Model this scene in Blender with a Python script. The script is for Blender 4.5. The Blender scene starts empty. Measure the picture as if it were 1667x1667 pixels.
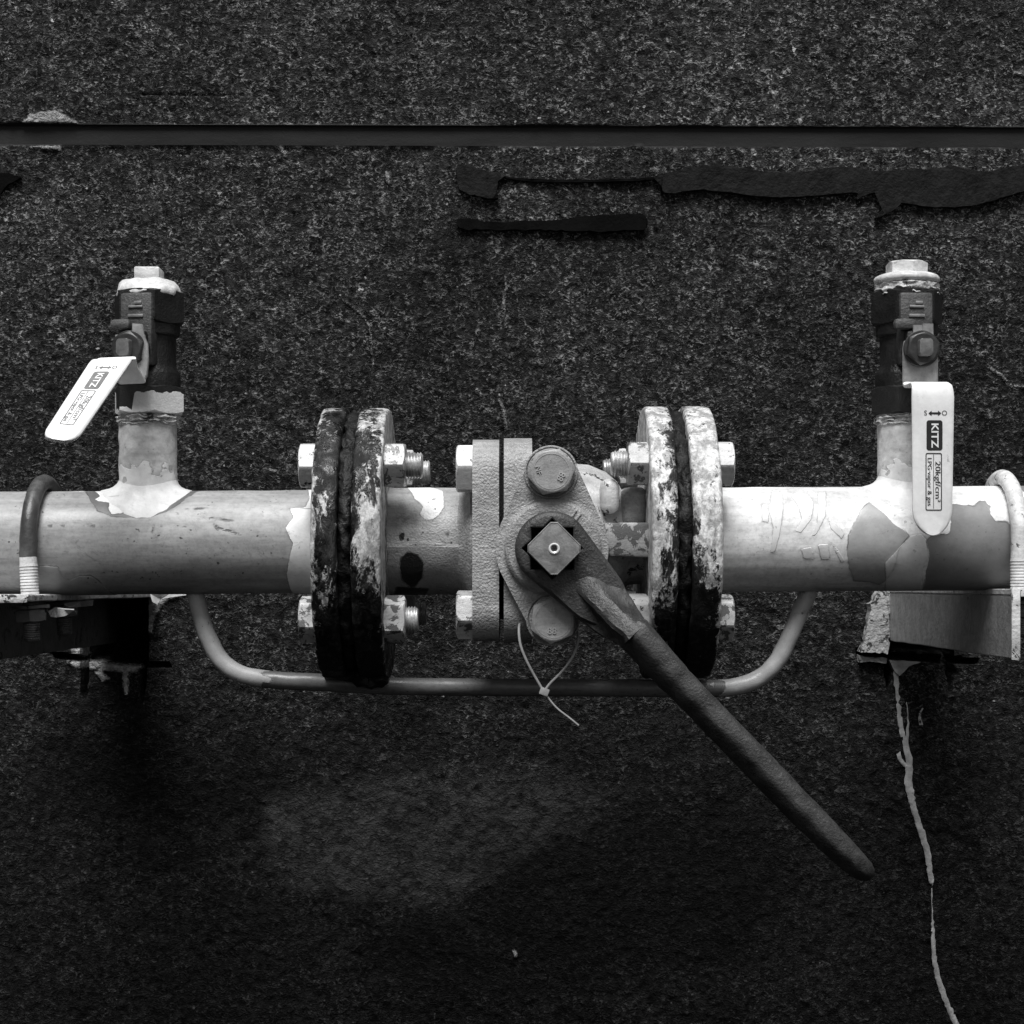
import bpy, bmesh, math, random
import numpy as np
from mathutils import Vector, Matrix, noise as mn
random.seed(7)
# ---------------------------------------------------------------- units
# Modelling unit "u": 1 u = 0.367 mm.  x right, y away from the camera, z up.  y = 0 is the plane of the gas pipe's axis.
S = 0.000367
D = 2800.0            # camera to pipe axis (u)
VX, VY = 833.5, 893.0  # where lines square to the wall vanish in the 1667 px photograph
W = 729.0             # pipe axis to wall face
ZC = 833.5 - VY

def at(px, py, y=0.0):
    t = (D + y) / D
    return Vector(((px - VX) * t, y, ZC + (VY - py) * t))

sc = bpy.context.scene
# ---------------------------------------------------------------- camera
cd = bpy.data.cameras.new('camera'); cam = bpy.data.objects.new('camera', cd); sc.collection.objects.link(cam)
cam.location = (0, -D * S, ZC * S); cam.rotation_euler = (math.radians(90), 0, 0)
cd.sensor_width = 36; cd.lens = 36 * D / 1667.0; cd.shift_y = (VY - 833.5) / 1667.0
cd.clip_start = 0.02; cd.clip_end = 100
sc.camera = cam
# ---------------------------------------------------------------- light
SUN_EL, SUN_AZ = 63.0, -11.0       # azimuth: degrees left of straight-on
wd = bpy.data.worlds.new('World'); sc.world = wd; wd.use_nodes = True
nt = wd.node_tree; nt.nodes.clear()
sky = nt.nodes.new('ShaderNodeTexSky'); sky.sky_type = 'NISHITA'; sky.sun_disc = False
sky.sun_elevation = math.radians(SUN_EL); sky.sun_rotation = math.radians(180 + SUN_AZ * -1 * -1)
sky.air_density = 1.0; sky.dust_density = 3.0
bw = nt.nodes.new('ShaderNodeRGBToBW'); bg = nt.nodes.new('ShaderNodeBackground'); wo = nt.nodes.new('ShaderNodeOutputWorld')
bg.inputs['Strength'].default_value = 0.05
nt.links.new(sky.outputs[0], bw.inputs[0]); nt.links.new(bw.outputs[0], bg.inputs['Color']); nt.links.new(bg.outputs[0], wo.inputs[0])
sl = bpy.data.lights.new('sun', 'SUN'); sun = bpy.data.objects.new('sun', sl); sc.collection.objects.link(sun)
sl.energy = 2.6; sl.angle = math.radians(30); sl.color = (1, 1, 1)
e, a = math.radians(SUN_EL), math.radians(SUN_AZ)
sdir = Vector((math.sin(a) * math.cos(e), -math.cos(a) * math.cos(e), math.sin(e)))   # towards the sun
sun.rotation_euler = sdir.to_track_quat('Z', 'Y').to_euler()
sc.view_settings.view_transform = 'Standard'; sc.view_settings.look = 'None'
sc.view_settings.exposure = 0.74; sc.view_settings.gamma = 1
# ---------------------------------------------------------------- node helper
class N:
    def __init__(s, name):
        s.m = bpy.data.materials.new(name); s.m.use_nodes = True; s.t = s.m.node_tree; s.t.nodes.clear()
        s.out = s.t.nodes.new('ShaderNodeOutputMaterial'); s.b = s.t.nodes.new('ShaderNodeBsdfPrincipled')
        s.t.links.new(s.b.outputs[0], s.out.inputs[0])
        s.co = s.t.nodes.new('ShaderNodeTexCoord').outputs['Object']
    def lk(s, v, sock):
        if isinstance(v, (int, float)): sock.default_value = v
        elif isinstance(v, tuple): sock.default_value = v
        else: s.t.links.new(v, sock)
    def math(s, op, a, b=0.0, c=None, clamp=False):
        n = s.t.nodes.new('ShaderNodeMath'); n.operation = op; n.use_clamp = clamp
        s.lk(a, n.inputs[0]); s.lk(b, n.inputs[1])
        if c is not None: s.lk(c, n.inputs[2])
        return n.outputs[0]
    def map(s, scale=(1, 1, 1), loc=(0, 0, 0), rot=(0, 0, 0)):
        n = s.t.nodes.new('ShaderNodeMapping'); s.lk(s.co, n.inputs[0])
        n.inputs['Location'].default_value = loc; n.inputs['Rotation'].default_value = rot; n.inputs['Scale'].default_value = scale
        return n.outputs[0]
    def noise(s, f, det=3, rough=.55, dist=0.0, st=(1, 1, 1), off=0.0, vec=None):
        """noise with features about f units across"""
        n = s.t.nodes.new('ShaderNodeTexNoise'); s.lk(vec if vec is not None else s.map(st, (off, off * .7, off * 1.3)), n.inputs['Vector'])
        n.inputs['Scale'].default_value = 1 / (f * S); n.inputs['Detail'].default_value = det
        n.inputs['Roughness'].default_value = rough; n.inputs['Distortion'].default_value = dist
        return n.outputs[0]
    def voro(s, f, out='Distance', feat='F1', st=(1, 1, 1), rnd=1.0):
        n = s.t.nodes.new('ShaderNodeTexVoronoi'); n.feature = feat; s.lk(s.map(st), n.inputs['Vector'])
        n.inputs['Scale'].default_value = 1 / (f * S); n.inputs['Randomness'].default_value = rnd
        return n.outputs[out]
    def ss(s, v, lo, hi, t0=0.0, t1=1.0):
        n = s.t.nodes.new('ShaderNodeMapRange'); n.interpolation_type = 'SMOOTHSTEP'
        s.lk(v, n.inputs['Value']); n.inputs['From Min'].default_value = lo; n.inputs['From Max'].default_value = hi
        n.inputs['To Min'].default_value = t0; n.inputs['To Max'].default_value = t1
        return n.outputs[0]
    def mix(s, f, a, b):
        n = s.t.nodes.new('ShaderNodeMix'); n.data_type = 'FLOAT'
        s.lk(f, n.inputs[0]); s.lk(a, n.inputs[2]); s.lk(b, n.inputs[3])
        return n.outputs[0]
    def attr(s, name):
        n = s.t.nodes.new('ShaderNodeAttribute'); n.attribute_name = name
        return n.outputs['Fac']
    def bump(s, h, amp, prev=None, strength=1.0):
        n = s.t.nodes.new('ShaderNodeBump'); s.lk(h, n.inputs['Height']); n.inputs['Distance'].default_value = amp * S
        n.inputs['Strength'].default_value = strength
        if prev is not None: s.t.links.new(prev, n.inputs['Normal'])
        return n.outputs[0]
    def fin(s, col, rough=0.5, nor=None, metal=0.0, spec=0.5):
        s.lk(col, s.b.inputs['Base Color']); s.lk(rough, s.b.inputs['Roughness']); s.lk(metal, s.b.inputs['Metallic'])
        s.b.inputs['Specular IOR Level'].default_value = spec
        if nor is not None: s.t.links.new(nor, s.b.inputs['Normal'])
        return s.m

def m_wall():
    n = N('rough_cement')
    tone, lite, smooth = n.attr('tone'), n.attr('lite'), n.attr('smooth')
    # thin curled ridges of sprayed cement
    a = n.math('ABSOLUTE', n.math('SUBTRACT', n.noise(19, 2, .55, 1.0, (1, 1, 1.3)), .5))
    rid = n.ss(a, 0.0, .070, 1, 0)
    b2 = n.math('ABSOLUTE', n.math('SUBTRACT', n.noise(30, 2.5, .6, 1.4, (1, 1, 1.25), .4), .5))
    rid2 = n.ss(b2, 0.0, .05, 1, 0)
    grain = n.ss(n.noise(9, 3, .65, .6, (1, 1, 1.4), .9), .42, .66)
    patch = n.ss(n.noise(32, 3, .6, .5, off=.3), .36, .66, .25, 1.0)
    v = n.math('MULTIPLY', n.math('MAXIMUM', n.math('MULTIPLY', rid, grain), n.math('MULTIPLY', n.math('MULTIPLY', rid2, grain), .7)), patch)
    spk = n.math('MULTIPLY', n.ss(n.noise(11, 1, .5, 0, off=2.2), .74, .80), n.ss(n.noise(120, 2, .5, 0, off=6.2), .42, .6))
    base = n.math('ADD', .0055, n.math('MULTIPLY', n.ss(n.noise(14, 4, .75, .4, off=.7), .36, .70), .034))
    col = n.math('ADD', base, n.math('MULTIPLY', v, .40))
    col = n.math('ADD', col, n.math('MULTIPLY', spk, .50))
    col = n.math('MULTIPLY', col, n.ss(n.noise(260, 3, .6, .3, (1, 1, .8), 3.1), .3, .7, .72, 1.25))
    dry = n.attr('dry')
    pits = n.math('MULTIPLY', n.ss(n.noise(24, 3, .6, .3, off=5.1), .40, .52, .35, 1.0), n.math('ADD', .5, n.noise(10, 4, .75, .5, off=1.1)))
    col = n.math('MULTIPLY', n.mix(n.math('MULTIPLY', n.ss(tone, .22, .7, 1, 0), .42), col, n.math('MULTIPLY', base, 1.9)), tone)
    col = n.mix(n.math('MULTIPLY', dry, .72), col, n.math('MULTIPLY', pits, .042))
    lm = n.ss(n.math('ADD', lite, n.math('MULTIPLY', n.math('SUBTRACT', n.noise(7, 3, .7, .5), .5), 14.0)), -1, 3)
    col = n.mix(lm, col, n.math('MULTIPLY', n.ss(n.noise(9, 3, .7), .3, .7, .45, 1.0), .42))
    col = n.mix(smooth, col, n.math('MULTIPLY', n.noise(60, 4, .7, 0, (.15, 1, 1)), .045))
    h = n.math('ADD', n.math('MULTIPLY', grain, .55), n.math('MULTIPLY', rid, .45))
    h = n.math('ADD', h, n.math('MULTIPLY', n.noise(14, 4, .75, .4, off=.7), .6))
    h = n.math('MULTIPLY', h, n.math('SUBTRACT', 1.0, n.math('MULTIPLY', smooth, .93)))
    return n.fin(col, n.mix(smooth, .92, .75), n.bump(h, 3.4), spec=.12)

def m_paint(name, base, pa=.7, pb=.12, pc=.3, rough=.42, peel=1.0, grain=.5, chips=0.0, chipcol=.02, peelf=3, drips=0.0, streak=(.12, 1, 1)):
    """weathered oil paint: pa / pb / pc are the colours of patches whose outline sits in attributes of those names"""
    n = N(name)
    wob = n.math('MULTIPLY', n.math('SUBTRACT', n.noise(7, 3, .7), .5), 3.5)
    soft = n.noise(90, 4, .6, .4)
    st = n.noise(26, 4, .7, 0, streak)
    col = n.math('MULTIPLY', n.math('ADD', .72, n.math('MULTIPLY', soft, .56)), base)
    col = n.math('MULTIPLY', col, n.ss(st, .30, .72, .70, 1.10))
    col = n.math('MULTIPLY', col, n.ss(n.noise(10, 4, .75, off=.6), .28, .6, .78, 1.03))
    h = n.math('MULTIPLY', soft, .4)
    edge = None
    for nm, c in (('pc', pc), ('pb', pb), ('pa', pa)):
        d = n.math('ADD', n.math('SUBTRACT', n.attr(nm), 20.0), wob)
        f = n.ss(d, 0.5, 1.6)
        cc = n.math('MULTIPLY', n.ss(n.noise(35, 4, .7, off=hash(nm) % 7), .25, .75, .82, 1.1), c)
        col = n.mix(f, col, cc)
        e1 = n.math('MULTIPLY', n.ss(d, -2.0, 0.3), n.ss(d, .4, 1.6, 1, 0))
        e1 = n.math('MULTIPLY', e1, n.ss(n.noise(30, 2, .5, off=1.7), .42, .55, 0, 1.0 if nm != 'pa' else .35))
        edge = e1 if edge is None else n.math('MAXIMUM', edge, e1)
        h = n.math('ADD', h, n.math('MULTIPLY', f, .5 if nm != 'pb' else -.5))
    col = n.math('MULTIPLY', col, n.math('SUBTRACT', 1.0, n.math('MULTIPLY', edge, .75)))
    gr = n.math('MULTIPLY', n.ss(n.noise(30, 5, .8, .8, (.5, 1, 1), 6.6), .56, .72), .42 * peel)
    col = n.math('MULTIPLY', col, n.math('SUBTRACT', 1.0, gr))
    # pin holes and scuffs
    pin = n.ss(n.noise(6.5, 1.5, .5, 0, off=4.4), .67, .73)
    pin = n.math('MULTIPLY', pin, n.ss(n.noise(70, 2, .5, off=5.5), .48, .6))
    scr = n.ss(n.noise(9, 3, .6, .2, (.12, 1, 1), 7.7), .66, .74)
    scr = n.math('MULTIPLY', scr, n.ss(n.noise(80, 2, .5, off=2.9), .5, .62))
    dk = n.math('MULTIPLY', n.math('MAXIMUM', pin, scr), .8 * peel)
    col = n.math('MULTIPLY', col, n.math('SUBTRACT', 1.0, dk))
    if chips > 0:
        cn = n.noise(24, 5, .72, .5, off=9.1)
        cf = n.ss(cn, .62 - chips * .3, .635 - chips * .3)
        col = n.mix(cf, col, chipcol)
        h = n.math('SUBTRACT', h, n.math('MULTIPLY', cf, .5))
    h2 = n.math('ADD', n.noise(peelf, 2, .5), n.math('MULTIPLY', n.noise(peelf * 3.4, 3, .65), .55))
    nb = n.bump(h, 1.6)
    nb = n.bump(h2, grain * 1.5, nb)
    return n.fin(col, n.ss(soft, .3, .7, rough - .1, rough + .12), nb)

def m_flake(name, black, paint=.62, dark=.012, seed=0.0, gloss=.3):
    """flange rim: paint flaking off under black tar; black = share that is black"""
    n = N(name)
    st = (1, 1, .38)
    big = n.noise(120, 3, .6, .8, (1.5, 1, .7), seed)
    mid = n.noise(34, 5, .75, .9, st, seed + .33)
    fin_ = n.noise(9, 4, .75, .5, st, seed + .71)
    v = n.math('ADD', n.math('MULTIPLY', big, .95), n.math('ADD', n.math('MULTIPLY', mid, .85), n.math('MULTIPLY', fin_, .65)))
    v = n.math('ADD', v, n.attr('tar'))
    th = 1.225 + (.5 - black) * .42
    f = n.ss(v, th - .02, th + .09)                     # 1 = black
    g2 = n.ss(n.noise(20, 4, .7, .5, (1, 1, .6), seed + 2.2), .40, .60)
    pc = n.mix(g2, paint * .42, paint)
    pc = n.math('MULTIPLY', pc, n.ss(n.noise(5, 2, .6), .3, .6, .7, 1.0))
    dc = n.math('ADD', dark * .35, n.math('MULTIPLY', n.ss(n.noise(14, 4, .8, .6, st, seed + 4.4), .48, .74), dark * 3.2))
    col = n.mix(f, pc, dc)
    h = n.math('ADD', n.math('MULTIPLY', f, .7), n.math('MULTIPLY', n.noise(12, 4, .75, .5, st, seed), 1.1))
    return n.fin(col, n.mix(f, .5, n.ss(n.noise(30, 3, .6, off=seed + 8), .4, .6, gloss, .75)), n.bump(h, 3.2), spec=.4)

def m_metal(name, col, rough=.5, grain=.4, f=4, var=.3, metal=0.0, worn=0.0, worncol=.25, spec=.5):
    n = N(name)
    a = n.noise(60, 4, .65, .5); b = n.noise(f, 3, .6)
    c = n.math('MULTIPLY', col, n.ss(a, .3, .7, 1 - var, 1 + var))
    c = n.math('MULTIPLY', c, n.ss(n.noise(14, 4, .7, off=2), .3, .7, 1 - var * .8, 1 + var * .6))
    if worn > 0:
        w = n.ss(n.noise(18, 5, .75, .6, off=3.3), .66 - worn * .25, .72 - worn * .25)
        c = n.mix(w, c, worncol)
    h = n.math('ADD', b, n.math('MULTIPLY', a, .8))
    return n.fin(c, n.ss(a, .3, .7, rough - .1, rough + .12), n.bump(h, grain * 1.6), metal, spec)

MW = m_wall()
M = dict(
    pipe_grey=m_paint('grey_pipe_paint', .36, .80, .13, .30, grain=.12, peelf=4),
    pipe_white=m_paint('white_pipe_paint', .84, .70, .22, .36, grain=.12, peelf=4, peel=.45),
    stub=m_paint('stub_paint', .58, grain=.35, peelf=7, peel=.5),
    stub_white=m_paint('thick_white_paint', .78, grain=.5, peelf=9, peel=.3),
    body=m_paint('casting_paint', .42, .80, .010, .25, grain=1.0, peelf=3.2),
    body_plain=m_paint('casting_paint_rough', .38, grain=1.5, peelf=3.6, peel=.25),
    bonnet=m_paint('bonnet_paint', .35, grain=1.4, peelf=3.4, peel=.2),
    bonnet_b=m_paint('bonnet_bolt_paint', .34, grain=.3, peel=.2),
    stamp=m_paint('stamp_paint', .46, grain=.1, peel=0),
    bolt_white=m_paint('bolt_paint_white', .76, grain=.2, peel=.3, chips=.06),
    bolt_grey=m_paint('bolt_paint_grey', .36, grain=.25, peel=.3, chips=.04),
    bolt_mix=m_paint('bolt_paint_flaking', .55, grain=.3, peel=.4, chips=.32, chipcol=.10),
    thread=m_metal('bare_thread', .42, .38, .3, 4, .4, .4),
    rib=m_paint('rib_paint', .36, grain=.4, peel=.7, chips=.42, chipcol=.09),
    fl_left=m_flake('tarred_flange', .62, seed=.2, gloss=.22),
    fl_left_in=m_flake('tarred_flange_inner', .60, seed=3.6, gloss=.22),
    fl_right=m_flake('flaking_flange', .30, .78, seed=5.2, gloss=.4),
    fl_right_out=m_flake('flaking_flange_outer', .34, .78, seed=8.8, gloss=.4),
    tar=m_metal('black_tar', .006, .55, 2.2, 8, .6, spec=.3),
    wrench=m_metal('wrench_iron', .036, .50, .9, 4, .38, .0, .07, .11),
    stem=m_metal('stem_steel', .27, .36, .35, 5, .3, .35),
    bright=m_metal('bright_steel', .8, .25, .1, 4, .1, .2),
    vbody=m_metal('black_valve_casting', .010, .42, .8, 4, .35, spec=.4),
    vboss=m_metal('worn_valve_boss', .065, .5, .9, 4, .3, spec=.4),
    stem_dark=m_metal('valve_stem', .11, .42, .3, 5, .3),
    plate=m_metal('zinc_plate', .26, .42, .25, 5, .25, .3),
    nut=m_metal('dark_nut', .032, .42, .3, 5, .3, .2),
    lever=m_metal('white_lever_coat', .80, .40, .12, 8, .07, worn=.02, worncol=.45),
    ink=m_metal('black_print', .012, .6, .05, 4, .1),
    inkg=m_metal('faded_print', .16, .6, .05, 4, .3),
    cap=m_paint('cap_paint', .74, grain=.8, peelf=8, peel=.6),
    tape=m_paint('seal_tape', .50, grain=1.6, peelf=5, peel=1.0, chips=.12, chipcol=.06),
    bypass=m_paint('bypass_paint', .15, .40, grain=.2, peelf=6, peel=.8),
    bracket=m_paint('bracket_paint', .42, .8, grain=.35, peelf=6, peel=.7),
    bracket_dark=m_paint('bracket_shaded_paint', .16, .5, grain=.5, peelf=6, peel=.9, chips=.08),  # the bracket grey with the shade under its top leg put into the colour
    edge=m_paint('edge_paint', .76, grain=.6, peelf=5, peel=.6, chips=.10, chipcol=.10),
    rod_dark=m_metal('u_bolt_rod', .07, .45, .4, 5, .35, .1, .12, .16),
    rod_white=m_paint('u_bolt_paint', .76, grain=.3, peel=.3),
    stud=m_paint('dirty_stud', .15, grain=.6, peel=1.0, chips=.15, chipcol=.03),
    tie=m_metal('tie_nylon', .34, .45, .1, 5, .15),
    strip=m_metal('old_sealant', .0085, .7, 1.6, 9, .55, worn=.06, worncol=.0015, spec=.14),
    strip_black=m_metal('black_sealant', .0035, .8, .8, 7, .3, spec=.05),
    drip=m_paint('dried_drip', .44, grain=.5, peelf=5, peel=.3),
    mortar=m_paint('mortar', .44, grain=2.0, peelf=7, peel=1.0, chips=.16, chipcol=.05),
)
# ---------------------------------------------------------------- object helpers
def thing(name, label, cat, loc=(0, 0, 0), group=None):
    o = bpy.data.objects.new(name, None); sc.collection.objects.link(o); o.empty_display_size = .02
    o.location = Vector(loc) * S; o['label'] = label; o['category'] = cat
    if group: o['group'] = group
    return o
def org(o):
    v = Vector((0, 0, 0))
    while o is not None: v += o.location; o = o.parent
    return v
def obj(name, bm, mat, parent=None, smooth=35, label=None, attrs=None):
    """bm: bmesh in u, world coordinates"""
    me = bpy.data.meshes.new(name)
    off = org(parent)
    bmesh.ops.recalc_face_normals(bm, faces=bm.faces[:])
    for v in bm.verts: v.co = v.co * S - off
    bm.to_mesh(me); bm.free()
    me.materials.append(mat)
    me.polygons.foreach_set('use_smooth', [True] * len(me.polygons)); me.set_sharp_from_angle(angle=math.radians(smooth))
    if attrs:
        for k, v in attrs.items():
            at_ = me.attributes.new(k, 'FLOAT', 'POINT'); at_.data.foreach_set('value', np.asarray(v, dtype=np.float32) + (20.0 if k in ('pa', 'pb', 'pc') else 0.0))
    o = bpy.data.objects.new(name, me); sc.collection.objects.link(o); o.parent = parent
    if label: o['label'] = label
    return o
def tag(o, label, cat, group=None):
    o['label'] = label; o['category'] = cat
    if group: o['group'] = group
    return o
def axm(p, d, up=None):
    """matrix whose local z runs along d from p"""
    z = Vector(d).normalized(); u = Vector(up) if up is not None else (Vector((0, 0, 1)) if abs(z.z) < .9 else Vector((0, 1, 0)))
    x = u.cross(z).normalized(); y = z.cross(x)
    m = Matrix((x, y, z)).transposed().to_4x4(); m.translation = Vector(p); return m
def join(*bms):
    r = bms[0]
    for b in bms[1:]:
        me = bpy.data.meshes.new('tmp'); b.to_mesh(me); b.free(); r.from_mesh(me); bpy.data.meshes.remove(me)
    return r
def revolve(mat, prof, n=48, caps=True):
    bm = bmesh.new(); rings = []
    for t, r in prof:
        rings.append([bm.verts.new(mat @ Vector((r * math.cos(2 * math.pi * k / n), r * math.sin(2 * math.pi * k / n), t))) for k in range(n)])
    for a, b in zip(rings, rings[1:]):
        for k in range(n): bm.faces.new((a[k], a[(k + 1) % n], b[(k + 1) % n], b[k]))
    if caps:
        if prof[0][1] > 0: bm.faces.new(rings[0][::-1])
        if prof[-1][1] > 0: bm.faces.new(rings[-1])
    return bm
def tube(pts, rad, n=16, smooth=8, flat=None):
    P = [Vector(p) for p in pts]; R = rad if isinstance(rad, (list, tuple)) else [rad] * len(P)
    if smooth > 1:
        Q, RR = [], []
        for i in range(len(P) - 1):
            p0, p1, p2, p3 = P[max(i - 1, 0)], P[i], P[i + 1], P[min(i + 2, len(P) - 1)]
            for k in range(smooth):
                t = k / smooth
                Q.append(.5 * ((2 * p1) + (p2 - p0) * t + (2 * p0 - 5 * p1 + 4 * p2 - p3) * t * t + (3 * p1 - p0 - 3 * p2 + p3) * t ** 3))
                RR.append(R[i] * (1 - t) + R[i + 1] * t)
        Q.append(P[-1]); RR.append(R[-1]); P, R = Q, RR
    bm = bmesh.new(); rings = []; up = None
    for i, p in enumerate(P):
        d = (P[min(i + 1, len(P) - 1)] - P[max(i - 1, 0)]).normalized()
        if up is None: up = Vector((0, 1, 0)) if abs(d.y) < .9 else Vector((1, 0, 0))
        x = up.cross(d).normalized(); y = d.cross(x); up = y
        fl = flat or 1.0
        if flat:                                   # flattened against the wall: depth axis is y
            x = Vector((0, 1, 0)).cross(d).normalized(); y = Vector((0, 1, 0)) 
        rings.append([bm.verts.new(p + R[i] * (x * math.cos(2 * math.pi * k / n) + y * fl * math.sin(2 * math.pi * k / n))) for k in range(n)])
    for a, b in zip(rings, rings[1:]):
        for k in range(n): bm.faces.new((a[k], a[(k + 1) % n], b[(k + 1) % n], b[k]))
    bm.faces.new(rings[0][::-1]); bm.faces.new(rings[-1]); return bm
def prism(pts, mat, t0, t1, bev=0, seg=2):
    bm = bmesh.new()
    a = [bm.verts.new(mat @ Vector((p[0], p[1], t0))) for p in pts]; b = [bm.verts.new(mat @ Vector((p[0], p[1], t1))) for p in pts]
    n = len(pts); fb = bm.faces.new(a[::-1]); ft = bm.faces.new(b)
    for k in range(n): bm.faces.new((a[k], a[(k + 1) % n], b[(k + 1) % n], b[k]))
    if bev:
        es = list(set(ft.edges[:]) | set(fb.edges[:]))
        bmesh.ops.bevel(bm, geom=es, offset=bev, segments=seg, affect='EDGES', profile=.5)
    return bm
def box(lo, hi, bev=2, seg=2, mat=None):
    bm = bmesh.new(); bmesh.ops.create_cube(bm, size=1)
    lo, hi = Vector(lo), Vector(hi); c = (lo + hi) / 2; d = hi - lo
    for v in bm.verts: v.co = Vector((c.x + v.co.x * d.x, c.y + v.co.y * d.y, c.z + v.co.z * d.z))
    if bev: bmesh.ops.bevel(bm, geom=bm.edges[:], offset=bev, segments=seg, affect='EDGES', profile=.5)
    if mat is not None: bmesh.ops.transform(bm, matrix=mat, verts=bm.verts[:])
    return bm
def hexa(mat, af, T, rot=0, sides=6, both=False, k=.55, n=72, hole=0):
    """hexagon (or square) with the turned chamfer of a real nut; af = across flats / 2"""
    bm = bmesh.new(); rings = []
    def rad(ph):
        q = (ph - rot) % (2 * math.pi / sides) - math.pi / sides
        return af / math.cos(q)
    def ring(fr, top):
        out = []
        for i in range(n):
            ph = 2 * math.pi * i / n; r = rad(ph) * fr
            z = T - max(0, r - af * .95) * k if top else (max(0, r - af * .95) * k if both else 0)
            out.append(bm.verts.new(mat @ Vector((r * math.cos(ph), r * math.sin(ph), z))))
        return out
    frs = [.5, .8, .82, .84, .88, .92, .96, 1.0]
    R = [ring(f, False) for f in frs] + [ring(f, True) for f in frs[::-1]]
    for a, b in zip(R, R[1:]):
        for i in range(n): bm.faces.new((a[i], a[(i + 1) % n], b[(i + 1) % n], b[i]))
    bm.faces.new(R[0][::-1]); bm.faces.new(R[-1])
    return bm
def thread_prof(t0, t1, r, pitch=5, depth=1.6):
    p = [(t0, 0.01), (t0, r - 1)]; t = t0 + 1
    while t + pitch < t1:
        p += [(t, r - depth), (t + pitch * .35, r), (t + pitch * .55, r), (t + pitch * .9, r - depth)]; t += pitch
    return p + [(t1 - 2, r - depth), (t1, r - depth - 2), (t1, 0.01)]
def rough(bm, amp, f, seed=0):
    for v in bm.verts:
        q = v.co / f + Vector((seed, seed * 1.7, 0))
        v.co += Vector((mn.noise(q), mn.noise(q + Vector((9, 0, 0))), mn.noise(q + Vector((0, 9, 0))))) * amp
    return bm
def text_bm(s, size, ext=.6, bold=0.0):
    """lettering centred on the origin in the xy plane, height about size"""
    cu = bpy.data.curves.new('t', 'FONT'); cu.body = s; cu.size = size; cu.align_x = 'CENTER'; cu.align_y = 'CENTER'; cu.extrude = ext; cu.offset = bold * size
    cu.resolution_u = 3
    o = bpy.data.objects.new('t', cu); me = bpy.data.meshes.new_from_object(o); bpy.data.objects.remove(o); bpy.data.curves.remove(cu)
    bm = bmesh.new(); bm.from_mesh(me); bpy.data.meshes.remove(me); return bm
def xf(bm, m): bmesh.ops.transform(bm, matrix=m, verts=bm.verts[:]); return bm
# numpy: signed distance to polygons (positive inside) and distance to polylines, in px
def seg_d(P, a, b):
    ab = b - a; t = np.clip(((P - a) @ ab) / max(ab @ ab, 1e-9), 0, 1)
    return np.linalg.norm(P - a - t[:, None] * ab, axis=1)
def sdf(P, poly):
    poly = np.array(poly, float); d = np.full(len(P), 1e9); ins = np.zeros(len(P), bool); n = len(poly)
    for i in range(n):
        a, b = poly[i], poly[(i + 1) % n]; d = np.minimum(d, seg_d(P, a, b))
        c = (a[1] > P[:, 1]) != (b[1] > P[:, 1])
        with np.errstate(divide='ignore', invalid='ignore'):
            x = (b[0] - a[0]) * (P[:, 1] - a[1]) / (b[1] - a[1] if b[1] != a[1] else 1e-9) + a[0]
        ins ^= c & (P[:, 0] < x)
    return np.where(ins, d, -d)
def pline(P, pts, w):
    pts = np.array(pts, float); d = np.full(len(P), 1e9)
    for a, b in zip(pts, pts[1:]): d = np.minimum(d, seg_d(P, a, b))
    return w / 2 - d
# value noise on px positions
def vnoise(P, f, seed):
    rs = np.random.RandomState(seed); T = rs.rand(256, 256); q = P / f; i = np.floor(q).astype(int); t = q - i; t = t * t * (3 - 2 * t)
    g = lambda a, b: T[(i[:, 0] + a) % 256, (i[:, 1] + b) % 256]
    return (g(0, 0) * (1 - t[:, 0]) + g(1, 0) * t[:, 0]) * (1 - t[:, 1]) + (g(0, 1) * (1 - t[:, 0]) + g(1, 1) * t[:, 0]) * t[:, 1] - .5
# ---------------------------------------------------------------- WALL
T_W = (D + W) / D
def grow(edge, sgn, n=14):
    out, s, v = [], 12.0, edge
    for _ in range(n): v += sgn * s; s *= 1.55; out.append(v)
    return out
step = 3.1
xs = np.concatenate([grow(-170, -1)[::-1], np.arange(-170, 1840, step), grow(1840, 1)])
ys = np.concatenate([grow(-170, -1)[::-1], np.arange(-170, 1840, step), grow(1840, 1), [204.4, 205.4, 206.2, 236.0, 236.8, 237.6]])
ys = np.unique(ys)
ys = np.array([y for y in ys if not (202.5 < y < 208 and y not in (204.4, 205.4, 206.2)) and not (234 < y < 239.5 and y not in (236.0, 236.8, 237.6))])
GX, GY = np.meshgrid(xs, ys); GY2 = GY + (GX - 833) * .0030 * np.exp(-((GY - 220) / 260) ** 2)
P = np.stack([GX.ravel(), GY2.ravel()], 1); PX = P[:, 0]; PY = P[:, 1]; G0 = GY.ravel()
h = vnoise(P, 9, 1) * 3.5 + vnoise(P, 19, 2) * 2.5 + vnoise(P, 60, 3) * 5 + vnoise(P * np.array([1, 1.3]), 6.5, 5) * 2.2 + vnoise(P, 240, 4) * 10
smooth_ = np.zeros(len(P)); lite = np.full(len(P), -20.0); dep = np.zeros(len(P))
g = (G0 > 205.0) & (G0 < 237.0); dep[g] = 8; smooth_[g] = 1; smooth_[(G0 > 204) & (G0 < 238)] = 1
h[(G0 > 203.5) & (G0 < 238.2)] = 0
def cut(poly, d, edge=3.5):
    global dep
    s = sdf(P, poly); dep = np.maximum(dep, d * np.clip((s + edge * .5) / edge, 0, 1))
def R4(x0, y0, x1, y1): return [(x0, y0), (x1, y0), (x1, y1), (x0, y1)]
cut([(147, 930), (240, 930), (238, 1000), (239, 1078), (140, 1076)], 170)
cut([(84, 1064), (140, 1067), (232, 1078), (274, 1079), (276, 1085), (234, 1086), (140, 1076), (90, 1072)], 45)
cut([(133, 1045), (143, 1045), (142, 1110), (138, 1137), (133, 1130)], 50)
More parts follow.
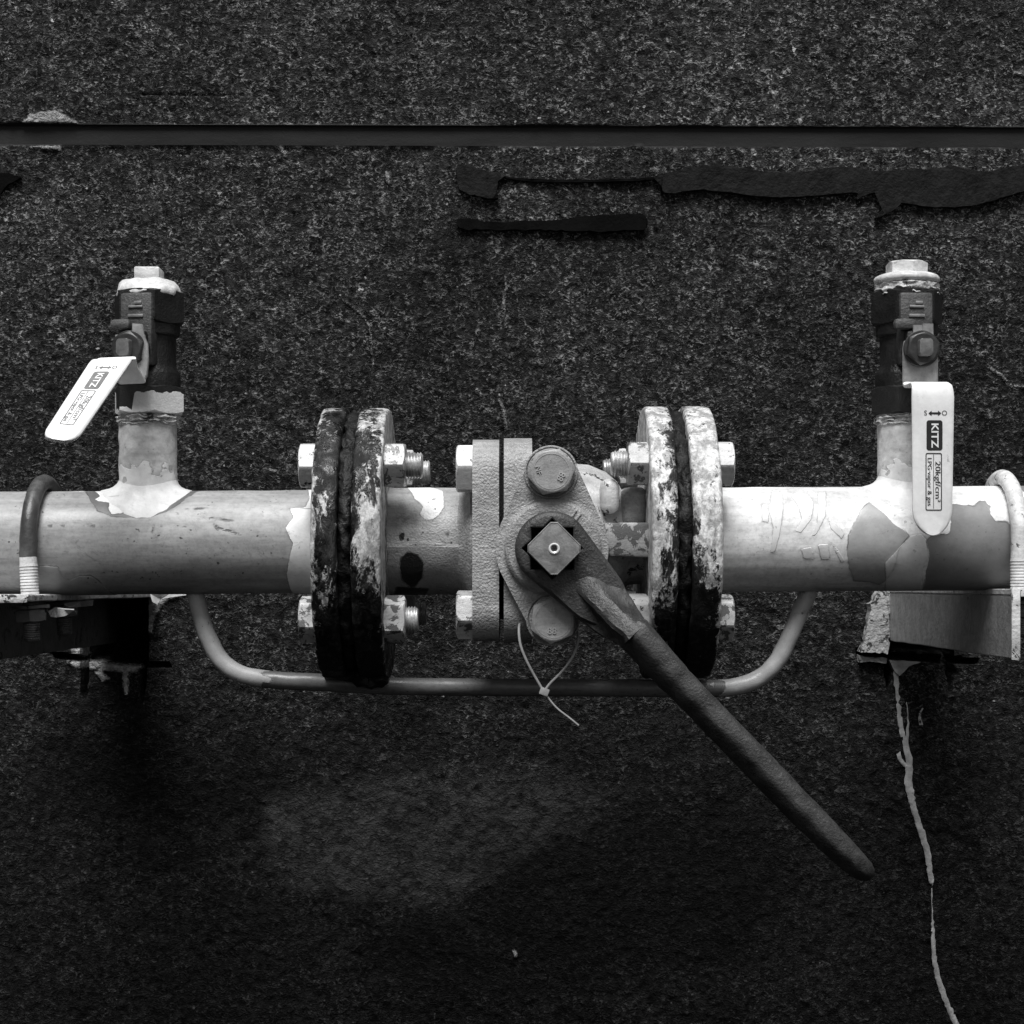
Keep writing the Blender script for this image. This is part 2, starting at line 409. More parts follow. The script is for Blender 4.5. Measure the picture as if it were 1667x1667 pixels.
cut([(229, 1060), (236, 1060), (235, 1120), (231, 1146), (228, 1120)], 50)
cut([(1444, 930), (1550, 930), (1548, 1062), (1442, 1054)], 170)
cut([(1396, 1058), (1445, 1062), (1548, 1070), (1592, 1074), (1590, 1080), (1530, 1080), (1440, 1070), (1396, 1066)], 45)
cut([(1439, 1045), (1449, 1045), (1450, 1090), (1446, 1120), (1441, 1090)], 50)
cut([(1538, 1060), (1550, 1060), (1553, 1095), (1548, 1120), (1541, 1095)], 50)
cut([(225, 154), (400, 154.6), (402, 156.4), (260, 156)], 7, 2)
# pale streaks, scrapes and mortar smears
for pts, w in ([[(813, 650), (822, 675), (824, 700)], 4], [[(560, 489), (590, 512), (602, 530), (604, 550), (608, 600)], 2.5], [[(1610, 598), (1630, 612), (1645, 628), (1680, 632)], 4],
               [[(822, 450), (824, 470), (820, 492), (824, 520)], 3], [[(582, 270), (586, 300), (583, 340)], 2], [[(629, 280), (633, 296)], 6], [[(457, 240), (464, 252)], 7],
               [[(776, 634), (782, 642)], 6], [[(837, 1548), (839, 1556)], 6],
               [[(1500, 1155), (1496, 1168), (1500, 1181)], 3], [[(1030, 240), (1045, 238)], 5], [[(1650, 118), (1667, 122)], 5]):
    lite = np.maximum(lite, np.clip(pline(P, pts, w + 1.5) * 1.4 - .6, -20, .3 + w * .22))
for poly in ([(38, 199), (50, 188), (72, 184), (92, 182), (110, 192), (126, 200)], [(52, 239), (98, 239), (98, 242), (70, 242)],
             [(244, 958), (300, 966), (276, 975), (262, 985), (250, 1005), (246, 1030), (240, 1030)], [(115, 1055), (136, 1050), (136, 1068), (120, 1068)],
             [(110, 1077), (160, 1080), (228, 1086), (222, 1094), (160, 1090), (125, 1086)], [(200, 1090), (208, 1090), (208, 1130), (203, 1128)], [(155, 1094), (165, 1094), (176, 1105), (168, 1108)]):
    lite = np.maximum(lite, sdf(P, poly) + 2)
dep -= 4 * np.clip(lite, 0, 1)
# wall colour made unevenly darker towards the bottom, with the dry, lighter patch
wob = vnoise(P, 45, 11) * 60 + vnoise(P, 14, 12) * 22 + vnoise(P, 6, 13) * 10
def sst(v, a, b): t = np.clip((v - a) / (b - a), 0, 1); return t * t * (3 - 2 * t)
tone = .93 - .34 * sst(PY + vnoise(P, 130, 14) * 160, 150, 800) - .40 * sst(PY + vnoise(P, 160, 15) * 140 + wob * .5, 930, 1300) + .07 * sst(PY, 900, 1300)
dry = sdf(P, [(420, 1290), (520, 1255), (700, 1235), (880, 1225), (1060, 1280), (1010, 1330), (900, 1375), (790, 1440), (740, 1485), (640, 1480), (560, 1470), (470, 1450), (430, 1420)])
dryv = sst(dry + wob * .35, -6, 22 + 40 * sst(-PY, -1340, -1260)) * (.8 + .6 * vnoise(P, 50, 41)) * (1 - .45 * sst(PX, 700, 1000)); tone += .22 * dryv
tone += .10 * sst(sdf(P, [(380, 1090), (560, 1120), (560, 1190), (440, 1200), (330, 1150)]) + wob * .5, -20, 40)
tone -= .16 * sst(sdf(P, [(100, 1110), (330, 1130), (450, 1230), (420, 1330), (250, 1350), (80, 1300)]) + wob, -60, 60)
tone -= .14 * sst(sdf(P, [(820, 1340), (1150, 1300), (1330, 1400), (1200, 1600), (760, 1640), (420, 1500), (620, 1500), (760, 1500)]) + wob, -60, 60)
tone -= .18 * sst(-np.abs(PX - 735 - vnoise(P, 60, 21) * 20) + vnoise(P, 30, 22) * 20, -26, -4) * sst(PY, 300, 360) * sst(-PY, -560, -420)
tone = np.clip(tone, .12, 1.3)
tone = np.where((dep > 30) & (smooth_ < .5), tone * .5, tone)  # deep cuts also get a darker colour
Y = W - h * (1 - smooth_) + dep
V = np.stack([(PX - VX) * T_W, Y, ZC + (VY - PY) * T_W], 1) * S
nx, ny = len(xs), len(ys)
me = bpy.data.meshes.new('wall'); me.vertices.add(len(V)); me.vertices.foreach_set('co', V.ravel().astype(np.float32))
i0 = (np.arange(ny - 1)[:, None] * nx + np.arange(nx - 1)[None, :]).ravel()
F = np.stack([i0, i0 + nx, i0 + nx + 1, i0 + 1], 1).ravel()
me.loops.add(len(F)); me.loops.foreach_set('vertex_index', F.astype(np.int32))
me.polygons.add(len(i0)); me.polygons.foreach_set('loop_start', np.arange(0, len(F), 4, dtype=np.int32)); me.polygons.foreach_set('loop_total', np.full(len(i0), 4, np.int32))
me.update(calc_edges=True); me.validate()
me.polygons.foreach_set('use_smooth', [True] * len(me.polygons)); me.set_sharp_from_angle(angle=math.radians(60))
for k, v in (('tone', tone), ('lite', lite), ('smooth', smooth_), ('dry', dryv)):
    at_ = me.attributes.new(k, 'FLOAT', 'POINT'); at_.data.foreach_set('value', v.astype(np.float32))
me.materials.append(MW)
wall = bpy.data.objects.new('wall', me); sc.collection.objects.link(wall); wall['kind'] = 'structure'
wall['label'] = 'dark rough sprayed cement wall darkening towards the bottom, with a dry patch and a horizontal groove'
if (me.polygons[0].normal.y) > 0: me.flip_normals()

def wp(px, py, off=0): return at(px, py, W - off)
def drip(pts, name='paint_drip'):
    P_ = [wp(p[0], p[1], 2) for p in pts]
    bm = tube(P_, [p[2] * T_W * .5 for p in pts], n=10, smooth=6, flat=.28)
    return obj(name, rough(bm, 2.8, 7, 3), M['drip'], wall)
drip([(1458, 1080, 14), (1458, 1096, 8), (1462, 1135, 8), (1466, 1180, 8), (1473, 1207, 10), (1480, 1240, 11), (1479, 1275, 13), (1484, 1300, 11), (1490, 1325, 9), (1500, 1355, 11), (1509, 1385, 10), (1513, 1410, 9), (1516, 1436, 8), (1516, 1440, 4)])
drip([(1517, 1446, 1.6), (1518, 1490, 2), (1519, 1520, 6), (1521, 1560, 8), (1527, 1590, 9), (1537, 1622, 9), (1549, 1650, 9), (1566, 1690, 9)])
drip([(1463, 1211, 4), (1464, 1233, 6), (1476, 1248, 6)])
drip([(1475, 1138, 1.5), (1478, 1170, 2), (1476, 1215, 4)])
drip([(1501, 1153, 2), (1497, 1168, 4), (1500, 1180, 7)])
drip([(203, 1086, 9), (206, 1100, 5), (205, 1120, 5), (206, 1130, 6)])
def wall_poly(name, poly, y0, y1, mat, parent=None, bev=2, amp=1.5, f=8):
    m = Matrix(((1, 0, 0, 0), (0, 0, -1, 0), (0, 1, 0, 0), (0, 0, 0, 1)))   # local xy -> world xz, local z -> -y
    # refine the outline so that it can be roughened
    if len(poly) > 8:
        for _ in range(2):
            q_ = []
            for i in range(len(poly)):
                a_, b_ = poly[i], poly[(i + 1) % len(poly)]
                q_ += [(a_[0] * .78 + b_[0] * .22, a_[1] * .78 + b_[1] * .22), (a_[0] * .22 + b_[0] * .78, a_[1] * .22 + b_[1] * .78)]
            poly = q_
    pts = []
    for i in range(len(poly)):
        a_, b_ = poly[i], poly[(i + 1) % len(poly)]; k = max(1, int(math.dist(a_, b_) / 7))
        for j in range(k): pts.append((a_[0] + (b_[0] - a_[0]) * j / k, a_[1] + (b_[1] - a_[1]) * j / k))
    q = []
    for px, py in pts:
        v = at(px, py, W); q.append((v.x, v.z))
    bm = prism(q, m, -W + y0, -W + y1, 0)
    bmesh.ops.triangulate(bm, faces=[f_ for f_ in bm.faces if len(f_.verts) > 4])
    return obj(name, rough(bm, amp, f, 2), mat, parent, 40)
wall_poly('mortar_patch', [(1444, 955), (1425, 962), (1412, 985), (1406, 1020), (1402, 1050), (1396, 1060), (1440, 1062)], -6, 34, M['mortar'], wall, amp=6, f=12)
wall_poly('mortar_patch', [(1396, 1067), (1440, 1071), (1440, 1078), (1396, 1077)], -6, 18, M['mortar'], wall, amp=4)
wall_poly('mortar_patch', [(1446, 1074), (1500, 1078), (1478, 1084), (1470, 1092), (1462, 1100), (1454, 1092)], -6, 9, M['drip'], wall, amp=3)
# torn sealant strips stuck on the wall
sA = [(741, 270), (765, 270), (786, 278), (812, 284), (826, 288), (812, 296), (803, 300), (808, 312), (811, 326), (797, 325), (775, 321), (750, 314), (744, 300)]
sB = [(1062, 291), (1085, 283), (1140, 271), (1180, 271), (1215, 277), (1255, 283), (1310, 281), (1345, 275), (1380, 273), (1410, 278), (1440, 282), (1480, 276), (1520, 278), (1548, 270), (1570, 277), (1595, 282), (1618, 280), (1645, 271), (1720, 266),
      (1720, 305), (1660, 313), (1610, 330), (1560, 340), (1500, 338), (1465, 330), (1456, 343), (1436, 353), (1420, 357), (1437, 342), (1441, 326), (1428, 314), (1408, 318), (1392, 328), (1398, 314), (1350, 318), (1310, 322), (1240, 323), (1180, 314), (1140, 310), (1078, 318), (1076, 303)]
sC = [(744, 357), (765, 357), (800, 363), (860, 360), (900, 361), (935, 354), (970, 352), (1020, 349), (1048, 350), (1057, 362), (1048, 376), (1000, 377), (940, 378), (860, 375), (800, 376), (745, 374)]
sD = [(-40, 284), (12, 283), (36, 291), (24, 297), (8, 308), (-6, 330), (-40, 350)]
sE = [(800, 286), (850, 292), (930, 294), (1010, 293), (1070, 289), (1070, 293), (1010, 297), (930, 298), (850, 297)]
G = 'torn sealant strips on the wall'
tag(wall_poly('sealant_strip', sB, -14, 13, M['strip'], amp=3.0, f=10), 'long wavy dark strip of torn sealant on the wall at upper right', 'sealant strip', G)
tag(wall_poly('sealant_strip', sA, -14, 13, M['strip'], amp=3.5, f=9), 'short ragged dark scrap of sealant left of the long wavy strip', 'sealant strip', G)
tag(wall_poly('sealant_strip', sC, -14, 10, M['strip_black'], amp=4, f=9), 'narrow black straight strip on the wall below the ragged scrap', 'sealant strip', G)
tag(wall_poly('sealant_strip', sD, -14, 10, M['strip_black'], amp=3), 'black torn sealant scrap at the far left edge of the wall', 'sealant strip', G)
tag(wall_poly('sealant_strip', sE, -14, 8, M['strip_black'], amp=1.5), 'hair thin dark line of sealant joining ragged scrap and wavy strip', 'sealant strip', G)

# ---------------------------------------------------------------- GAS PIPES
def az(x): return -46.8 + .0052 * x            # height of the pipe axis
AX = Matrix(((0, 0, 1, 0), (1, 0, 0, 0), (0, 1, 0, 0), (0, 0, 0, 1)))   # local z -> world x, local x -> y, local y -> z
def axx(x0, y=0, z=None): m = AX.copy(); m.translation = Vector((x0, y, az(x0) if z is None else z)); return m
def pix_cyl(px, py, R):
    """photo point -> (x, R*theta) on the front of the pipe"""
    dx, dz = (px - VX) / D, (VY - py) / D
    za = az((px - VX)); c = ZC - za
    A, B, C = D * D + dz * dz * D * D, -2 * D * D + 2 * dz * D * c, D * D + c * c - R * R   # s: fraction, y=D(s-1), z=ZC+dz*D*s
    q = B * B - 4 * A * C
    s = (-B - math.sqrt(q)) / (2 * A) if q > 0 else -B / (2 * A)
    y, z = D * (s - 1), ZC + dz * D * s
    th = math.atan2(z - za, -y)
    return dx * D * s, R * th
def barrel(x0, x1, R, pa=(), pb=(), pc=(), mat=None, parent=None, name='barrel', amp=.8, step=4, holes=None):
    X = np.arange(x0, x1 + .1, (x1 - x0) / round((x1 - x0) / step)); nt_ = int(2 * math.pi * R / 3.6)
    th = np.linspace(-math.pi, math.pi, nt_, endpoint=False)
    A, B = np.meshgrid(X, th, indexing='ij'); Q = np.stack([A.ravel(), R * B.ravel()], 1)
    at_ = {}
    bump_ = np.zeros(len(Q))
    for k, polys in (('pa', pa), ('pb', pb), ('pc', pc)):
        d = np.full(len(Q), -12.0)
        for poly in polys:
            d = np.maximum(d, sdf(Q, [pix_cyl(p[0], p[1], R) for p in poly]))
        at_[k] = np.clip(d, -12, 12)
        bump_ += np.clip(d + .5, 0, 1) * {'pa': .5, 'pb': -.5, 'pc': 1.0}[k]
    rr = R + bump_ + vnoise(Q, 40, 31) * amp
    bm = bmesh.new()
    vs = [bm.verts.new((x, -r * math.cos(t), az(x) + r * math.sin(t))) for x, r, t in zip(A.ravel(), rr, B.ravel())]
    for i in range(len(X) - 1):
        for j in range(nt_):
            a_, b_ = i * nt_ + j, i * nt_ + (j + 1) % nt_
            bm.faces.new((vs[a_], vs[b_], vs[b_ + nt_], vs[a_ + nt_]))
    bm.faces.new(vs[:nt_]); bm.faces.new(vs[-nt_:][::-1])
    return obj(name, bm, mat, parent, 60, attrs=at_)

def flange(x0, x1, R, mat, parent, name='flange', tar=0.0, holes=False):
    p = [(0, 70), (0, R - 6), (.8, R - 3), (3, R - .8), (9, R)]
    w = x1 - x0; k = max(2, int((w - 18) / 5))
    for i in range(1, k): p.append((9 + (w - 18) * i / k, R))
    p += [(w - 9, R), (w - 3, R - .8), (w - .8, R - 3), (w, R - 6), (w, 70)]
    bm = revolve(axx(x0, 0, az(x0) - 4), p, 150)
    rough(bm, 1.4, 30, x0 * .01); rough(bm, 1.1, 8, x0 * .02)
    # tar gathers towards the bottom and along the joint
    xs_ = (x0 + x1) / 2; za = az(x0) - 4; vals = []
    for v in bm.verts:
        d = abs(v.co.x - (x1 if tar[1] > 0 else x0)) / w
        lowz = (za - v.co.z) / R
        vals.append(tar[0] * max(0, lowz + .05) + .25 * max(0, .55 - d) - tar[2] * max(0, -lowz - .4) - .17 * max(0, 1 - (1 - d) * w / 10) * (1 if lowz < .75 else 0))
    return obj(name, bm, mat, parent, 50, attrs={'tar': vals})

RP = 84.0
gp1 = thing('gas_pipe', 'grey weathered gas pipe left of the big valve, with white overpaint round its stub', 'pipe', at(250, 881))
gp2 = thing('gas_pipe', 'mostly white gas pipe right of the big valve, with a grey peeled patch', 'pipe', at(1400, 875))
barrel(-1180, -300, RP, mat=M['pipe_grey'], parent=gp1,
    pa=[[(152, 790), (312, 790), (306, 804), (275, 812), (240, 820), (211, 822), (206, 833), (199, 836), (181, 839), (175, 828), (177, 819), (160, 816), (152, 813), (162, 808), (153, 800)],
        [(500, 780), (520, 780), (520, 975), (478, 975), (466, 935), (471, 905), (476, 885), (463, 860), (477, 842), (469, 826), (496, 826), (503, 812)],
        [(108, 795), (140, 796), (138, 801), (112, 800)]],
    pb=[[(138, 785), (146, 815), (158, 832), (180, 841), (222, 844), (248, 842), (272, 833), (292, 820), (312, 806), (328, 792), (328, 780)],
        *[[(x_, 854.2 + .3 * k_ % 1.2), (x_ + w__, 854 + .3 * k_ % 1.2), (x_ + w__, 857.6), (x_, 857.2)] for k_, (x_, w__) in enumerate(((4, 7), (58, 5), (78, 7), (98, 7), (121, 8), (134, 10), (150, 5), (262, 8), (272, 6), (284, 7), (297, 9), (315, 6)))],
        [(302, 829), (330, 826), (352, 827), (330, 829)], [(318, 843), (340, 841), (372, 845), (388, 848), (370, 849), (340, 844)], [(248, 855), (252, 852), (250, 868), (246, 866)],
        [(345, 852), (360, 858), (378, 863), (394, 871), (372, 868), (352, 862)]],
    pc=[[(62, 920), (94, 922), (103, 936), (112, 944), (128, 937), (148, 936), (160, 944), (172, 956), (192, 968), (62, 975)]])
barrel(300, 1180, RP + 1, mat=M['pipe_white'], parent=gp2,
    pa=[[(1255, 800), (1274, 800), (1276, 830), (1270, 870), (1262, 900), (1252, 902), (1258, 860), (1252, 835)], [(1238, 820), (1252, 820), (1252, 852), (1240, 850)],
        [(1285, 806), (1300, 800), (1315, 804), (1326, 818), (1322, 845), (1305, 868), (1292, 866), (1305, 845), (1296, 820)], [(1330, 800), (1345, 800), (1345, 840), (1330, 870), (1318, 878), (1330, 848)],
        [(1345, 840), (1360, 850), (1375, 870), (1372, 880), (1352, 862)], [(1302, 892), (1322, 890), (1326, 912), (1308, 910)], [(1330, 885), (1348, 885), (1352, 912), (1336, 912)], [(1350, 880), (1362, 890), (1378, 915), (1368, 916)],
        [(1440, 915), (1480, 872), (1500, 868), (1510, 880), (1512, 905), (1500, 930), (1502, 960), (1440, 960)]],
    pb=[[(1548, 819), (1586, 823), (1594, 815), (1604, 814), (1612, 824), (1614, 838), (1622, 848), (1636, 848), (1646, 853), (1660, 856), (1700, 880), (1700, 970), (1500, 972), (1506, 930), (1512, 905), (1508, 880), (1512, 872), (1545, 868)],
        [(1654, 760), (1760, 760), (1760, 980), (1664, 980)]],
    pc=[[(1415, 818), (1432, 830), (1446, 842), (1456, 853), (1472, 862), (1480, 873), (1470, 885), (1463, 897), (1458, 920), (1442, 945), (1430, 952), (1412, 947), (1390, 946), (1382, 925), (1378, 900), (1381, 872), (1392, 848), (1400, 830)]])
bolts_tar = M
flange(-304, -264, 220, M['fl_left'], gp1, tar=(.16, 1, -.02))
flange(272, 318, 220, M['fl_right_out'], gp2, tar=(.42, -1, .10))
# weld bead where the barrel meets the flange
obj('weld_bead', rough(revolve(axx(-316), [(0, RP - 2), (2, RP + 2), (8, RP + 6), (13, RP + 14), (14, RP - 4)], 90, False), 1.5, 12), M['pipe_white'], gp1)
obj('weld_bead', rough(revolve(axx(316), [(0, RP - 4), (1, RP + 13), (6, RP + 6), (12, RP + 2), (14, RP - 2)], 90, False), 1.5, 12), M['pipe_white'], gp2)

def stub(cx_px, top_py, r, parent, ms, mw, spread):
    x = (cx_px - VX); za = az(x); zt = ZC + (VY - top_py); n = 90
    bm = bmesh.new(); prof = []
    z = zt
    H = zt - (za + RP)
    rings = []
    for i in range(26):
        f = i / 25
        zz = zt - H * f
        rings.append((zz, r))
    ring_v = []
    for zz, rr in rings: ring_v.append([bm.verts.new((x + rr * math.cos(2 * math.pi * k / n), rr * math.sin(2 * math.pi * k / n), zz - 0)) for k in range(n)])
    # saddle: run down to the barrel
    for j, (rad, lift) in enumerate(((r, 18), (r + 3, 12), (r + 8, 7), (r + 14, 4), (r + 20, 2.5), (r + 25, 1.2), (r + 28, -1))):
        rg = []
        for k in range(n):
            an = 2 * math.pi * k / n; w = 1 + .18 * mn.noise(Vector((math.cos(an) * 2, math.sin(an) * 2, x)))
            q = r + (rad - r) * w * (spread if abs(math.cos(an)) > .5 else 1)
            vx, vy = q * math.cos(an), q * math.sin(an)
            vy = max(-RP + 2, min(RP - 2, vy))
            rg.append(bm.verts.new((x + vx, vy, za + math.sqrt((RP + lift) ** 2 - vy * vy))))
        ring_v.append(rg)
    for a_, b_ in zip(ring_v, ring_v[1:]):
        if a_ is ring_v[25]: continue
        for k in range(n): bm.faces.new((a_[k], a_[(k + 1) % n], b_[(k + 1) % n], b_[k]))
    low = ring_v[25]; sad = ring_v[26]
    for k in range(n): bm.faces.new((low[k], low[(k + 1) % n], sad[(k + 1) % n], sad[k]))
    bm.faces.new(ring_v[0][::-1])
    zmin = za + RP + 18
    for v in bm.verts: v.co += Vector((mn.noise(v.co / 16), mn.noise(v.co / 16 + Vector((5, 5, 5))), 0)) * 1.5
    fa = [(14 - (v.co.z - zmin)) * .5 + 16 * mn.noise(v.co / 26) + 8 * mn.noise(v.co / 9) for v in bm.verts]
    return obj('branch_stub', bm, ms, parent, 60, attrs={'pa': fa})
M['stub'] = m_paint('stub_paint_left', .62, .76, grain=.35, peelf=8, peel=.5)
stub(241, 676, 46.5, gp1, M['stub'], None, 1.0)
stub(1477, 676, 48, gp2, m_paint('stub_paint_right', .72, .80, grain=.3, peelf=9, peel=.4), None, 1.0)

# ---------------------------------------------------------------- BIG FLANGED VALVE
bv = thing('flanged_valve', 'large grey flanged ball valve in the middle of the pipe run', 'valve', at(900, 885))
flange(-243, -198, 220, M['fl_left_in'], bv, 'end_flange', tar=(.24, -1, -.02))
flange(211, 251, 220, M['fl_right'], bv, 'end_flange', tar=(.30, 1, .12))
def gasket(x0, x1, R, mat):
    w = x1 - x0
    bm = revolve(axx(x0, 0, az(x0) - 4), [(0, 60)] + [(w * i / 8, R + 6 * math.sin(math.pi * i / 8)) for i in range(9)] + [(w, 60)], 160)
    rough(bm, 7, 22, x0); rough(bm, 5, 8, x0 + 3)
    return obj('gasket', bm, mat, bv, 70)
gasket(-266, -241, 206, M['tar']); gasket(249, 274, 203, M['tar'])
obj('tar_lump', rough(tube([at(568, 1098, -60), at(600, 1108, -40), at(628, 1104, -60)], [9, 15, 8], 20, 8), 7, 12), M['tar'], bv, 60, 'lump of tar hanging below the left flange joint')
# tail piece left
barrel(-200, -58, RP + 3, mat=M['body'], parent=bv, name='tail_piece', amp=2.2,
    pa=[[(662, 780), (700, 782), (722, 800), (724, 826), (714, 840), (704, 848), (690, 846), (682, 838), (688, 825), (674, 812), (664, 796)]],
    pb=[[(664, 898), (680, 903), (690, 915), (688, 940), (672, 958), (655, 946), (650, 925), (652, 908)], [(648, 870), (660, 864), (658, 882), (650, 882)], [(662, 874), (669, 876), (667, 884), (661, 882)],
        [(725, 868), (731, 866), (729, 876), (724, 874)], [(645, 955), (700, 958), (690, 975), (640, 975)]],
    pc=[[(630, 889), (690, 887), (750, 889), (770, 892), (770, 990), (630, 990)]])
obj('tail_hub', rough(revolve(axx(-92), [(0, RP + 2), (8, RP + 4), (15, RP + 10), (21, RP + 20), (26, RP + 26), (30, RP + 26)], 80, False), 1, 20), M['body_plain'], bv)
def rsq(h, r, n=10):
    out = []
    for cx_, cy_, a0 in ((h - r, h - r, 0), (-h + r, h - r, 90), (-h + r, -h + r, 180), (h - r, -h + r, 270)):
        for k in range(n + 1):
            t = math.radians(a0 + 90 * k / n); out.append((cx_ + r * math.cos(t), cy_ + r * math.sin(t)))
    return out
def body_flange(x0, x1, h, zoff=0):
    m = axx(x0); m.translation.z += zoff
    bm = prism(rsq(h, 52), m, 0, x1 - x0, 6, 3)
    return obj('body_flange', bm, M['body_plain'], bv, 40)
body_flange(-61, -20, 158); body_flange(-12.5, 31, 160)
obj('joint_ring', revolve(axx(-22), [(0, 100), (0, 128), (12, 128), (12, 100)], 64), M['tar'], bv)
# main casting
pr = [(0, 121), (20, 124), (60, 126), (100, 123), (128, 112), (146, 97), (156, 80), (164, 72), (184, 70), (188, 74)]
obj('body', rough(revolve(axx(24), pr, 110), 2.2, 40), m_paint('main_casting_paint', .50, .8, .02, .3, grain=.7, peelf=4, peel=.9, chips=.05, chipcol=.05), bv, 50)
# bolt bosses and the rib beside the right end flange
zr = az(180)
obj('rib', rough(box((142, -150, zr - 27), (214, -40, zr + 26), 5, 2), 2, 18), M['rib'], bv, label='flaking rib between valve body and right end flange')
obj('boss', rough(box((172, -90, zr + 20), (214, 60, zr + 84), 14, 3), 1.5, 20), M['body'], bv)
obj('boss', rough(box((138, -128, zr + 40), (168, -50, zr + 96), 14, 3), 1.5, 20), m_paint('boss_paint', .6, grain=.4, peel=.6, chips=.06), bv)
obj('boss', box((160, -120, zr - 138), (213, -40, zr - 92), 8, 2), M['bolt_grey'], bv)
# hex bolts
def bolt(x_head, hs, y, z, headT, nut_x, end_x, mh, mnut, rot_h=.5, rot_n=.5, af=33, parent=bv, nutT=34, name='flange_bolt'):
    """head outer side at x_head pointing hs (+1/-1); nut from nut_x away from the head; threaded end at end_x"""
    head = hexa(axx(x_head, y, z) if hs > 0 else axm((x_head, y, z), (-1, 0, 0), (0, 0, 1)), af, headT, rot_h if hs > 0 else -rot_h)
    o = obj(name, head, mh, parent, 30)
    if nut_x is not None:
        d = Vector((-hs, 0, 0))
        obj('nut', hexa(axm((nut_x, y, z), d, (0, 0, 1)), af, nutT, rot_n if hs < 0 else -rot_n, both=True), mnut, o, 30)
        L = abs(end_x - nut_x)
        m = axm((nut_x, y, z), d, (0, 0, 1))
        obj('thread', revolve(m, thread_prof(nutT * .5, L, 20.5, 4.6, 2.0), 32), M['thread'], o, 25)
    return o
rb = 120
zf = az(-250) - 2; zg = az(260) - 2
R30 = 0.0
for y, z, rh, rn, mh, mn_ in ((-rb, rb, .12, .02, 'bolt_white', 'bolt_mix'), (-rb, -rb, .30, .45, 'bolt_mix', 'bolt_mix'), (rb, rb, .2, .6, 'bolt_white', 'bolt_mix'), (rb, -rb, .9, .1, 'bolt_mix', 'bolt_grey')):
    bolt(-302, -1, y, zf + z, 28, -199, -139 if z > 0 else -146, M[mh], M[mn_], R30 + rh, R30 + rn)
    bolt(316, 1, y, zg + z, 28, 213, 154, M[mh], M['bolt_mix' if z > 0 else 'bolt_grey'], rh + R30, rn + R30)
for y, z, rh in ((-112, 112, -.06), (-112, -116, .2), (112, 112, .4), (112, -116, .7)):
    bolt(-60, -1, y, az(-60) + z, 27, None, None, M['bolt_mix' if z < 0 else 'bolt_white'], None, R30 + rh, af=35, name='body_bolt')
# bonnet facing the camera
FR = Matrix(((1, 0, 0, 0), (0, 0, -1, 0), (0, 1, 0, 0), (0, 0, 0, 1)))  # local xy -> world xz, local z -> towards camera
def fr(px, py, y): m = FR.copy(); m.translation = at(px, py, y); return m
obj('stem_or_shade_disc', revolve(fr(900, 893, -188), [(0, 50), (8, 50), (8, 20)], 60), M['tar'], bv)  # black disc added to darken the inside of the wrench hole
obj('bonnet_neck', revolve(fr(900, 893, -95), [(0, 84), (70, 84)], 60), M['bonnet'], bv)
def hull_circles(cs, n=120):
    pts = []
    for cx_, cy_, r in cs:
        for k in range(n): t = 2 * math.pi * k / n; pts.append((cx_ + r * math.cos(t), cy_ + r * math.sin(t)))
    pts = sorted(set(pts))
    def half(ps):
        o = []
        for p in ps:
            while len(o) > 1 and (o[-1][0] - o[-2][0]) * (p[1] - o[-2][1]) - (o[-1][1] - o[-2][1]) * (p[0] - o[-2][0]) <= 0: o.pop()
            o.append(p)
        return o
    l, u = half(pts), half(pts[::-1]); return l[:-1] + u[:-1]
k_ = 1 - 178 / D
mB = fr(900, 893, -150)
obj('bonnet_plate', rough(prism(hull_circles([(-2 * k_, 0, 92 * k_), (-2 * k_, 122 * k_, 42 * k_), (0, -116 * k_, 40 * k_)]), mB, 0, 28, 5, 3), .8, 14), M['bonnet'], bv, 40)
obj('bonnet_ring', revolve(fr(900, 891, -176), [(0, 79), (2, 78.5), (3, 74), (10, 73.5), (13, 71.5), (15, 68.5), (15.4, 64), (15.4, 30)], 90), M['bonnet'], bv, 28)
# two raised marks on the ring
for a0 in (50, 58):
    an = math.radians(a0); c = at(900, 891, -191)
    obj('cast_mark', box((c.x + 60 * math.cos(an) - 1.6, -193.5, c.z + 60 * math.sin(an) - 7), (c.x + 60 * math.cos(an) + 1.6, -190, c.z + 60 * math.sin(an) + 7), .8, 1,
        Matrix.Translation((c.x + 60 * math.cos(an), 0, c.z + 60 * math.sin(an))) @ Matrix.Rotation(math.radians(38), 4, 'Y') @ Matrix.Translation((-c.x - 60 * math.cos(an), 0, -c.z - 60 * math.sin(an)))), M['bonnet'], bv)
for px, py, rot, marks, mt in ((897, 769, .18, (('NF', -20, 2, 285, 11), ('88', 15, -8, 62, 14), ('I', -1, 19, 0, 7)), 'bonnet_b'), (900, 1008, .40, (('88', -2, -17, 0, 14), ('37', -1, 17, 180, 9)), 'bonnet_b')):
    m = fr(px, py, -178)
    w_ = obj('bonnet_bolt', revolve(m, [(0, 41), (2.5, 41), (3.5, 40), (3.5, 38.5), (.8, 38), (.8, 36.5), (6, 36), (7, 35), (7, 10)], 60), M['bonnet'], bv, 25)
    obj('head', join(hexa(m @ Matrix.Translation((0, 0, 5)), 32, 25, rot, k=.7), revolve(m @ Matrix.Translation((0, 0, 28)), [(0, 29.5), (1.6, 29), (2.4, 27.5), (2.4, 26.5), (1.7, 26), (1.7, 0.01)], 60)), M[mt], w_, 30)
    L = bmesh.new()
    for s_, x_, y_, r_, sz in marks:
        L = join(L, xf(text_bm(s_, sz, 1.5), m @ Matrix.Translation((x_, y_, 30)) @ Matrix.Rotation(math.radians(r_), 4, 'Z')))
    obj('stamp', L, M['stamp'], w_, 30)
